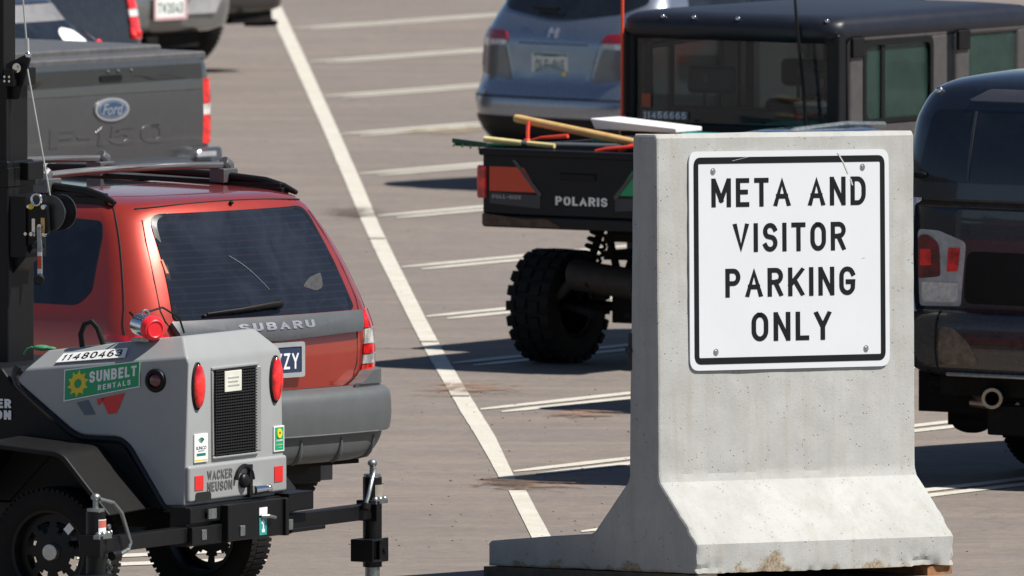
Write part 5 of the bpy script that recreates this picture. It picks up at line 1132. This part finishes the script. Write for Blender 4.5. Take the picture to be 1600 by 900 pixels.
for x in (-.42, -.21, .08, .64):
    mb = MB(); mb.ell(RB.R(x, 1.868)+Vector((0, -.006, .004)), (.013, .012, .013), nu=12, nv=8); mb.done('roof_bolt', M_CHROME, U)
mb = MB(); mb.box(-.635, .635, CY+.020, CY+.026, 1.275, 1.755); rw = mb.done('rear_window', M_GLU, U)
mb = MB(); mb.box(-.585, -.285, CY+.014, CY+.018, 1.300, 1.345); ns = mb.done('number_strip', pm('grey strip', (.16, .165, .175), .5), rw)
mb = MB(); mb.stext('11456665', lambda x, z: Vector((x, CY+.014, z)), (0, -1, 0), -.575, -.295, 1.303, 1.342, .002, .001, t=.18); mb.done('number_lettering', M_WHT, ns)
mb = MB(); mb.box(-.590, -.530, CY+.013, CY+.018, 1.365, 1.44); mb.done('reflector', pm('amber sticker', (.34, .075, .02), .5), rw)
for x in (-.22, -.235, .20, .215):
    mb = MB(); mb.ell((x, CY+.015, 1.298), (.006, .006, .006), nu=8, nv=6); mb.done('window_bolt', M_BLKPLA, rw)
mb = MB(); mb.box(-.70, .70, CY+.02, 3.5, .42, .50); mb.box(-.70, -.64, CY+.02, 3.4, .50, 1.27); mb.box(.62, .67, CY+.02, 3.4, .50, 1.27); mb.box(-.64, .62, CY+.03, CY+.08, .5, 1.2); mb.done('cab_tub', M_UTV, U, bevel=.015)
mb = MB(); Body([(.55, .55, 3.3, 0, .1, .1, 4.0, .1, .2, .2), (.75, .68, 3.3, 0, .1, .1, 4.05, .1, .2, .2), (1.1, .66, 3.3, 0, .1, .1, 4.0, .1, .2, .2), (1.22, .55, 3.3, 0, .1, .1, 3.7, .1, .2, .2)]).loft(mb, frange(.55, 1.22, 6), 20); mb.done('bonnet', M_UTV, U, ang=50)
for sg in (-1, 1):
    D = bpy.data.objects.new('door', None); COL.objects.link(D); D.parent = U
    for y0, y1, nm in ((1.62, 2.62, 0), (2.70, 3.50, 1)):
        mb = MB(); a, b = sorted((sg*.672, sg*.712))
        mb.box(a, b, y0, y0+.145, 1.27, 1.765); mb.box(a, b, y1-.165, y1, 1.27, 1.765); mb.box(a, b, y0, y1, 1.745, 1.815); mb.box(a, b, y0, y1, .50, 1.30)
        for ya, yb, za in ((y0+.145, y0+.20, 0), (y1-.165, y1-.22, 0)):
            pass
        mb.done('door_frame', M_DOOR, D, bevel=.020, seg=3)
        mb = MB(); a, b = sorted((sg*.690, sg*.696)); mb.box(a, b, y0+.14, y1-.16, 1.29, 1.75); mb.done('door_window', M_GLG, D)
        if nm == 0:
            mb = MB(); a, b = sorted((sg*.684, sg*.706)); mb.box(a, b, y0+.33, y0+.365, 1.29, 1.75); mb.done('window_bar', M_BLKPLA, D)
            mb = MB(); frm = rounded([(y0+.135, 1.295), (y1-.155, 1.295), (y1-.155, 1.755), (y0+.135, 1.755)], .05); inn = rounded([(y0+.165, 1.32), (y1-.185, 1.32), (y1-.185, 1.725), (y0+.165, 1.725)], .045); frame2(mb, frm, inn, lambda u, v: Vector((sg*.712, u, v)), (sg, 0, 0), .004, .012); mb.done('window_seal', M_BLKPLA, D)
        mb = MB(); a, b = sorted((sg*.705, sg*.728)); mb.box(a, b, y0+.01, y0+.13, 1.665, 1.775); mb.done('hinge', M_BLKPLA, D, bevel=.008)
for sg in (-1, 1):
    for y0, y1 in ((2.62, 2.70), (3.5, 3.56)): mb = MB(); mb.box(min(sg*.66, sg*.70), max(sg*.66, sg*.70), y0, y1, .8, 1.78); mb.done('cab_post', M_UTV, U)
for y, xs in ((1.80, (-.345, .42)), (2.75, (-.345, .36))):
    mb = MB(); mb.box(-.60, .58, y, y+.10, .80, 1.36); mb.box(-.60, .58, y+.1, y+.55, .78, .88); st_ = mb.done('bench_seat', M_SEAT, U, bevel=.04, seg=3)
    for x in xs:
        mb = MB(); mb.box(x-.155, x+.155, y+.01, y+.09, 1.43, 1.585); hr = mb.done('headrest', M_SEAT, st_, bevel=.035, seg=4)
        for dx in (-.05, .05): 
            mb = MB(); mb.cyl((x+dx, y+.05, 1.33), (x+dx, y+.05, 1.45), .010, n=8); mb.done('headrest_post', M_BLKPLA, st_)
        mb = MB(); mb.box(x-.025, x, y+.004, y+.008, 1.49, 1.535); mb.done('headrest_tag', M_DOOR, hr)
mb = MB(); mb.lathe([(.17+.014*cos(a), .014*sin(a)) for a in frange(0, 2*pi, 8)], (-.34, 3.10, 1.22), (0, -1, .6), 24); mb.cyl((-.34, 3.10, 1.22), (-.34, 3.40, 1.05), .02); mb.done('steering_wheel', M_BLKPLA, U)
mb = MB()
for sg in (-1, 1): mb.tube([(sg*.60, CY+.10, .9), (sg*.60, CY+.10, 1.70), (sg*.58, 2.6, 1.76), (sg*.58, 3.4, 1.72), (sg*.60, 3.75, 1.25)], .026, 10)
mb.tube([(-.60, 2.62, 1.74), (.60, 2.62, 1.74)], .026, 10); mb.tube([(-.60, 2.62, 1.74), (-.60, 2.62, .8)], .026, 10); mb.tube([(.60, 2.62, 1.74), (.60, 2.62, .8)], .026, 10); mb.done('roll_cage', M_BLKPLA2, U)
mb = MB(); mb.box(-.66, .66, 3.60, 3.606, 1.2, 1.76); mb.done('windscreen', M_GLU, U)
mb = MB(); mb.tube([(-.69, CY-.03, 1.28), (-.69, CY-.03, 1.50), (-.688, CY-.03, 2.0), (-.685, CY-.02, 2.6)], .0085, 8); mb.cyl((-.69, CY-.03, 1.22), (-.69, CY-.03, 1.32), .018); mb.done('whip_flag_pole', pm('fluorescent orange pole', (.80, .07, .02), .45), U)
mb = MB(); mb.tube([(.54, CY-.05, 1.25), (.51, CY-.05, 1.55), (.475, CY-.05, 1.85), (.44, CY-.04, 2.15)], [.011, .010, .009, .007], 8); mb.done('radio_aerial', M_BLKPLA, U)

# load in the bed
def at_bed(x, y, z): return U.matrix_world @ Vector((x, y, z))
bpy.context.view_layer.update()
def bedthing(name, label, cat, group=None): return thing(name, label, cat, G(903, 582), 34, group)
t = bedthing('rake', 'dark green plastic rake poking out past the left edge of the black dump bed', 'rake')
mb = MB(); mb.tube([(-.87, .10, 1.213), (-.62, .10, 1.214), (-.40, .16, 1.216), (.20, .40, 1.225)], [.010, .013, .012, .012], 8); mb.done('handle', M_DKGRN, t)
mb = MB(); mb.hexa([Vector(q) for q in ((-.885, .085, 1.222), (-.66, .085, 1.206), (-.66, .10, 1.206), (-.885, .10, 1.222), (-.885, .085, 1.245), (-.66, .085, 1.228), (-.66, .10, 1.228), (-.885, .10, 1.245))])
for k in range(4): mb.cyl((-.865+k*.055, .09, 1.222-k*.004), (-.865+k*.055, .07, 1.205-k*.004), .006, n=6)
mb.done('rake_head', M_DKGRN, t)
t = bedthing('tool_handle', 'pale yellow tool handle lying lowest across the left corner of the dump bed', 'tool')
mb = MB(); mb.tube([(-.655, .06, 1.250), (-.50, .08, 1.238), (-.43, .09, 1.232)], .016, 12); mb.done('shaft', M_PALEY, t)
mb = MB(); mb.tube([(-.44, .09, 1.233), (-.34, .11, 1.227), (.2, .3, 1.222)], .015, 12); mb.done('socket', pm('grey ferrule', (.16, .17, .18), .4, .5), t)
mb = MB(); mb.tube([(-.38, .075, 1.234), (-.21, .085, 1.224)], .013, 10); mb.done('grip', M_PALEY, t)
t = bedthing('wooden_handle', 'long tan wooden tool handle sloping down across the dump bed, red ribbon tied on it', 'tool')
mb = MB(); mb.tube([(-.56, .22, 1.360), (-.54, .22, 1.357), (.30, .30, 1.225), (.50, .34, 1.195)], [.020, .023, .023, .022], 14); mb.done('shaft', M_OCH, t)
mb = MB(); mb.tube([(-.46, .20, 1.345), (-.455, .185, 1.28), (-.45, .18, 1.245)], .011, 8); mb.tube([(-.455, .185, 1.232), (-.36, .17, 1.26), (-.18, .17, 1.275)], [.010, .008, .012], 8); mb.ell((-.455, .18, 1.24), (.022, .018, .016)); mb.done('ribbon', M_PINK, t); mb = MB(); mb.tube([(.05, .10, 1.20), (.12, .10, 1.215), (.22, .10, 1.225), (.34, .12, 1.24)], .012, 8); mb.tube([(.20, .10, 1.212), (.32, .13, 1.252)], .013, 8); mb.done('ribbon', M_PINK, t)
t = bedthing('cool_box', 'dark box with a teal lid in the dump bed, under the white board', 'box')
mb = MB(); mb.box(-.16, .56, .42, 1.10, .872, 1.225); mb.done('tub', M_BLKPLA2, t, bevel=.02)
mb = MB(); mb.box(-.18, .30, .40, 1.12, 1.227, 1.262); mb.done('lid', M_TEAL, t, bevel=.012)
mb = MB(); mb.box(.05, .30, .38, .42, 1.20, 1.275); mb.done('lid_clip', pm('pale grey clip', (.30, .30, .33), .5), t, bevel=.008)
t = bedthing('white_board', 'flat white board lying across the top of the load in the dump bed', 'board')
mb = MB(); mb.hexa([Vector(q) for q in ((-.16, .40, 1.303), (.40, .36, 1.300), (.40, .62, 1.300), (-.14, .66, 1.300), (-.19, .40, 1.362), (.40, .36, 1.325), (.40, .62, 1.325), (-.17, .66, 1.362))]); mb.done('sheet', M_WHT, t, bevel=.006)
mb = MB(); mb.box(.0, .28, .42, .60, 1.264, 1.299); mb.done('spacer', M_BLKPLA, t)

# ------------------------------------------------------------------ black pickup with canopy, right edge
K = thing('pickup_truck', 'black pickup with a canopy over its bed at the right edge, beside the sign barrier', 'pickup truck', G(1662, 764), 33)
KB = Body([(.62, .90, .08, .05, .16, .14, 5.2, .2, .3, .3), (.80, .97, .03, .05, .16, .14, 5.3, .2, .3, .3), (1.0, .985, .02, .05, .16, .14, 5.3, .2, .3, .3), (1.20, .985, .02, .05, .16, .14, 5.2, .2, .3, .3), (1.37, .98, .03, .05, .16, .13, 5.0, .2, .3, .3), (1.40, .96, .06, .05, .16, .12, 4.9, .2, .3, .3)])
mb = MB(); KB.loft(mb, frange(.62, 1.37, 14)+[1.385, 1.40], 30); mb.done('body', M_TAC, K, ang=50)
KC = Body([(1.42, 1.0, -.01, .05, .17, .12, 3.8, .2, .3, .3), (1.52, 1.0, .0, .05, .17, .12, 3.6, .2, .3, .3), (1.78, .985, .05, .05, .17, .12, 3.1, .2, .3, .3), (1.90, .95, .09, .05, .20, .13, 2.9, .2, .3, .3), (1.965, .90, .115, .06, .20, .14, 2.8, .2, .3, .3), (2.005, .83, .16, .08, .24, .17, 2.7, .2, .3, .3), (2.045, .62, .27, .1, .3, .2, 2.6, .2, .3, .3)])
mb = MB(); KC.loft(mb, frange(1.42, 1.90, 12)+[1.92, 1.945, 1.965, 1.98, 1.995, 2.005, 2.025, 2.045], 32); cp_ = mb.done('canopy', M_TAC, K, ang=50)
mb = MB(); mb.patch(rounded([(-.88, 1.50), (.88, 1.50), (.82, 1.86), (-.82, 1.86)], .05), KC.R, (0, -1, .2), .06, .004, .008); cg = mb.done('canopy_window', M_GLD, K)
mb = MB(); mb.patch([(-.575, 1.51), (-.560, 1.51), (-.555, 1.855), (-.570, 1.855)], KC.R, (0, -1, .2), .1, .008, .008); mb.done('window_bar', pm('grey bar', (.05, .052, .055), .4), cg)
mb = MB(); mb.patch(rounded([(-.62, 1.905), (.62, 1.905), (.58, 1.962), (-.50, 1.962)], .02), KC.R, (0, -1, .3), .05, .012, .012); mb.done('high_brake_lamp', pm('smoked lamp', (.09, .09, .10), .12, 0, 1.0), K)
mb = MB(); mb.ell(KC.R(-.86, 1.535)+Vector((0, -.012, 0)), (.05, .02, .018)); mb.done('canopy_latch', M_BLKPLA, K)
mb = MB(); mb.ell(KC.R(-.83, 1.945)+Vector((-.0, -.008, .006)), (.022, .016, .018)); mb.done('roof_clip', M_CHROME, K)
mb = MB(); mb.patch(rounded([(-.90, 1.375), (.90, 1.375), (.90, 1.425), (-.90, 1.425)], .01), KB.R, (0, -1, 0), .05, .010, .03); mb.done('tailgate_cap', pm('tailgate cap', (.055, .055, .055), .5, dust=.3), K, bevel=.006)
mb = MB(); mb.patch(rounded([(-.645, .875), (.645, .875), (.655, 1.365), (-.655, 1.365)], .03), KB.R, (0, -1, 0), .06, .010, .012); kt = mb.done('tailgate', pm('dusty black paint', (.020, .026, .034), .30, .1, .8, dust=.14, dustcol=(.20, .21, .21), scale=20), K, ang=50)
mb = MB(); mb.patch(rounded([(-.60, .90), (.6, .90), (.6, 1.16), (-.58, 1.16)], .05), KB.R, (0, -1, 0), .06, .014, .006); mb.done('tailgate_panel', M_BLKPLA, kt, bevel=.003)
for sg in (-1, 1):
    r_ = bpy.data.objects.new('tail_lamp', None); COL.objects.link(r_); r_.parent = K
    OUTS = (sg*0.300, -1, 0)
    mb = MB(); mb.patch(rounded([(sg*0.620, .885), (sg*0.873, .880), (sg*0.885, 1.262), (sg*0.755, 1.258), (sg*0.585, 1.205)], [.02, .02, .03, .02, .03]), KB.R, OUTS, .03, .012, .02); mb.done('housing', pm('smoked clear lens', (.40, .41, .42), .15, 0, 1.0, var=.3, scale=12), r_, ang=60)
    mb = MB(); mb.patch(rounded([(sg*0.740, 1.030), (sg*0.873, 1.015), (sg*0.875, 1.225), (sg*0.830, 1.240), (sg*0.750, 1.20)], [.02, .02, .02, .03, .05]), KB.R, OUTS, .03, .019, .010); mb.done('lens', M_LENSD, r_, ang=60)
    mb = MB(); mb.patch(rounded([(sg*0.790, 1.085), (sg*0.860, 1.080), (sg*0.860, 1.165), (sg*0.795, 1.165)], .008), KB.R, OUTS, .03, .022, .004); mb.done('lens', M_LENSR, r_, ang=60)
    mb = MB(); mb.patch(rounded([(sg*0.635, 1.06), (sg*0.700, 1.055), (sg*0.690, 1.175), (sg*0.620, 1.175)], .010), KB.R, OUTS, .03, .018, .006); mb.done('lens', M_LENSR, r_, ang=60)
    mb = MB(); mb.patch(rounded([(sg*0.640, .905), (sg*0.850, .900), (sg*0.855, 1.0), (sg*0.630, 1.0)], .012), KB.R, OUTS, .03, .016, .004); mb.done('reverse_lens', pm('clear ribbed lens', (.66, .63, .60), .2, 0, 1.0, var=.3, scale=30), r_, ang=60)
NB = Body([(.53, .80, .02, .04, .16, .14, .45, 0, .05, .05), (.57, .94, -.06, .04, .16, .16, .45, 0, .05, .05), (.70, .98, -.085, .04, .16, .16, .45, 0, .05, .05), (.82, .97, -.07, .04, .16, .16, .45, 0, .05, .05), (.865, .91, -.03, .04, .16, .15, .45, 0, .05, .05)])
mb = MB(); NB.loft(mb, frange(.53, .865, 12), 34); kb = mb.done('rear_bumper', pm('black bumper', (.020, .020, .022), .25, .2, .9, dust=.12), K, ang=50)
mb = MB(); mb.tube([NB.R(-.71, z)+Vector((0, -.001, 0)) for z in frange(.55, .86, 8)], .006, 6); mb.done('bumper_seam', M_GAP, kb)
mb = MB(); mb.patch(rounded([(-.69, .60), (-.45, .60), (-.50, .70), (-.60, .78), (-.69, .79)], .04), NB.R, (0, -1, 0), .04, .002, .002); mb.done('mud_splash', pm('pale dust film', (.15, .115, .085), .85, var=.5, scale=25), kb)
mb = MB(); mb.tube([NB.R(x, .555)+Vector((0, -.012, -.005)) for x in frange(-.66, .66, 20)], .012, 8); mb.done('step_edge', M_STEEL, kb)
mb = MB(); mb.box(-.75, .75, .05, 5.0, .44, .62); mb.tube([(-.86, .15, .50), (-.30, .12, .47), (.5, .2, .45)], .035, 8); mb.box(-.97, -.52, .20, .50, .34, .56); mb.box(-.86, -.60, .30, .36, .27, .50); mb.ell((-.74, .33, .28), (.11, .05, .05)); mb.done('underbody', M_DIM, K)
mb = MB(); mb.tube([(-.70, .30, .470), (-.62, .18, .462), (-.55, .12, .448), (-.44, .06, .437), (-.415, .0, .437)], [.036, .040, .040, .036, .036], 20, caps=False); mb.lathe([(.036, -.05), (.052, -.05), (.052, .07), (.036, .07), (.036, -.05)], (-.415, .0, .437), (-.55, 1, 0), 28); mb.tube([(-.62, .14, .40), (-.35, .13, .385)], .025, 12); mb.done('exhaust', M_TAN, K)
mb = MB(); mb.box(-.46, -.14, .02, .10, .25, .40); mb.done('hitch_bracket', M_DIM, K, bevel=.01)
for x in (-.80, .80):
    for y in (1.25, 4.4): tyre_wheel(K, (x, y, .39), .39, .26, 1 if x > 0 else -1, .23, rimmat=M_STEEL)

# guessed blue cart mostly behind the barrier, placed and sized for its shadow
t = thing('guessed_cart', 'guessed blue-covered cart placed behind the sign barrier to cast a shadow, top edge showing', 'cart', G(1178, 649), 36)
mb = MB(); Body([(.30, .36, .0, 0, .05, .05, 1.04, 0, .05, .05), (1.30, .36, .0, .01, .06, .06, 1.04, .01, .06, .06), (1.42, .33, .03, .01, .08, .08, 1.0, .01, .08, .08), (1.47, .24, .10, .02, .1, .1, .94, .02, .1, .1), (1.49, .14, .2, .02, .1, .1, .85, .02, .1, .1)]).loft(mb, [.30, .6, .9, 1.2, 1.3, 1.36, 1.39, 1.42, 1.44, 1.46, 1.48, 1.49], 24)
mb.done('tarpaulin', M_BLUE, t, ang=60)
mb = MB(); mb.tube([(.0, .02, 1.42), (.06, .30, 1.49), (.10, .70, 1.505), (.12, 1.02, 1.49)], .016, 8); mb.done('cover_rail', M_STEEL, t)
for x in (-.25, .25):
    for y in (.15, .85):
        mb = MB(); mb.lathe([(.05, -.03), (.15, -.035), (.16, 0), (.15, .035), (.05, .03), (.05, -.03)], (x, y, .16), (1, 0, 0), 24); mb.cyl((x-.03, y, .16), (x+.03, y, .16), .06); mb.box(x-.03, x+.03, y-.03, y+.03, .2, .31); mb.done('wheel', M_RUB, t)
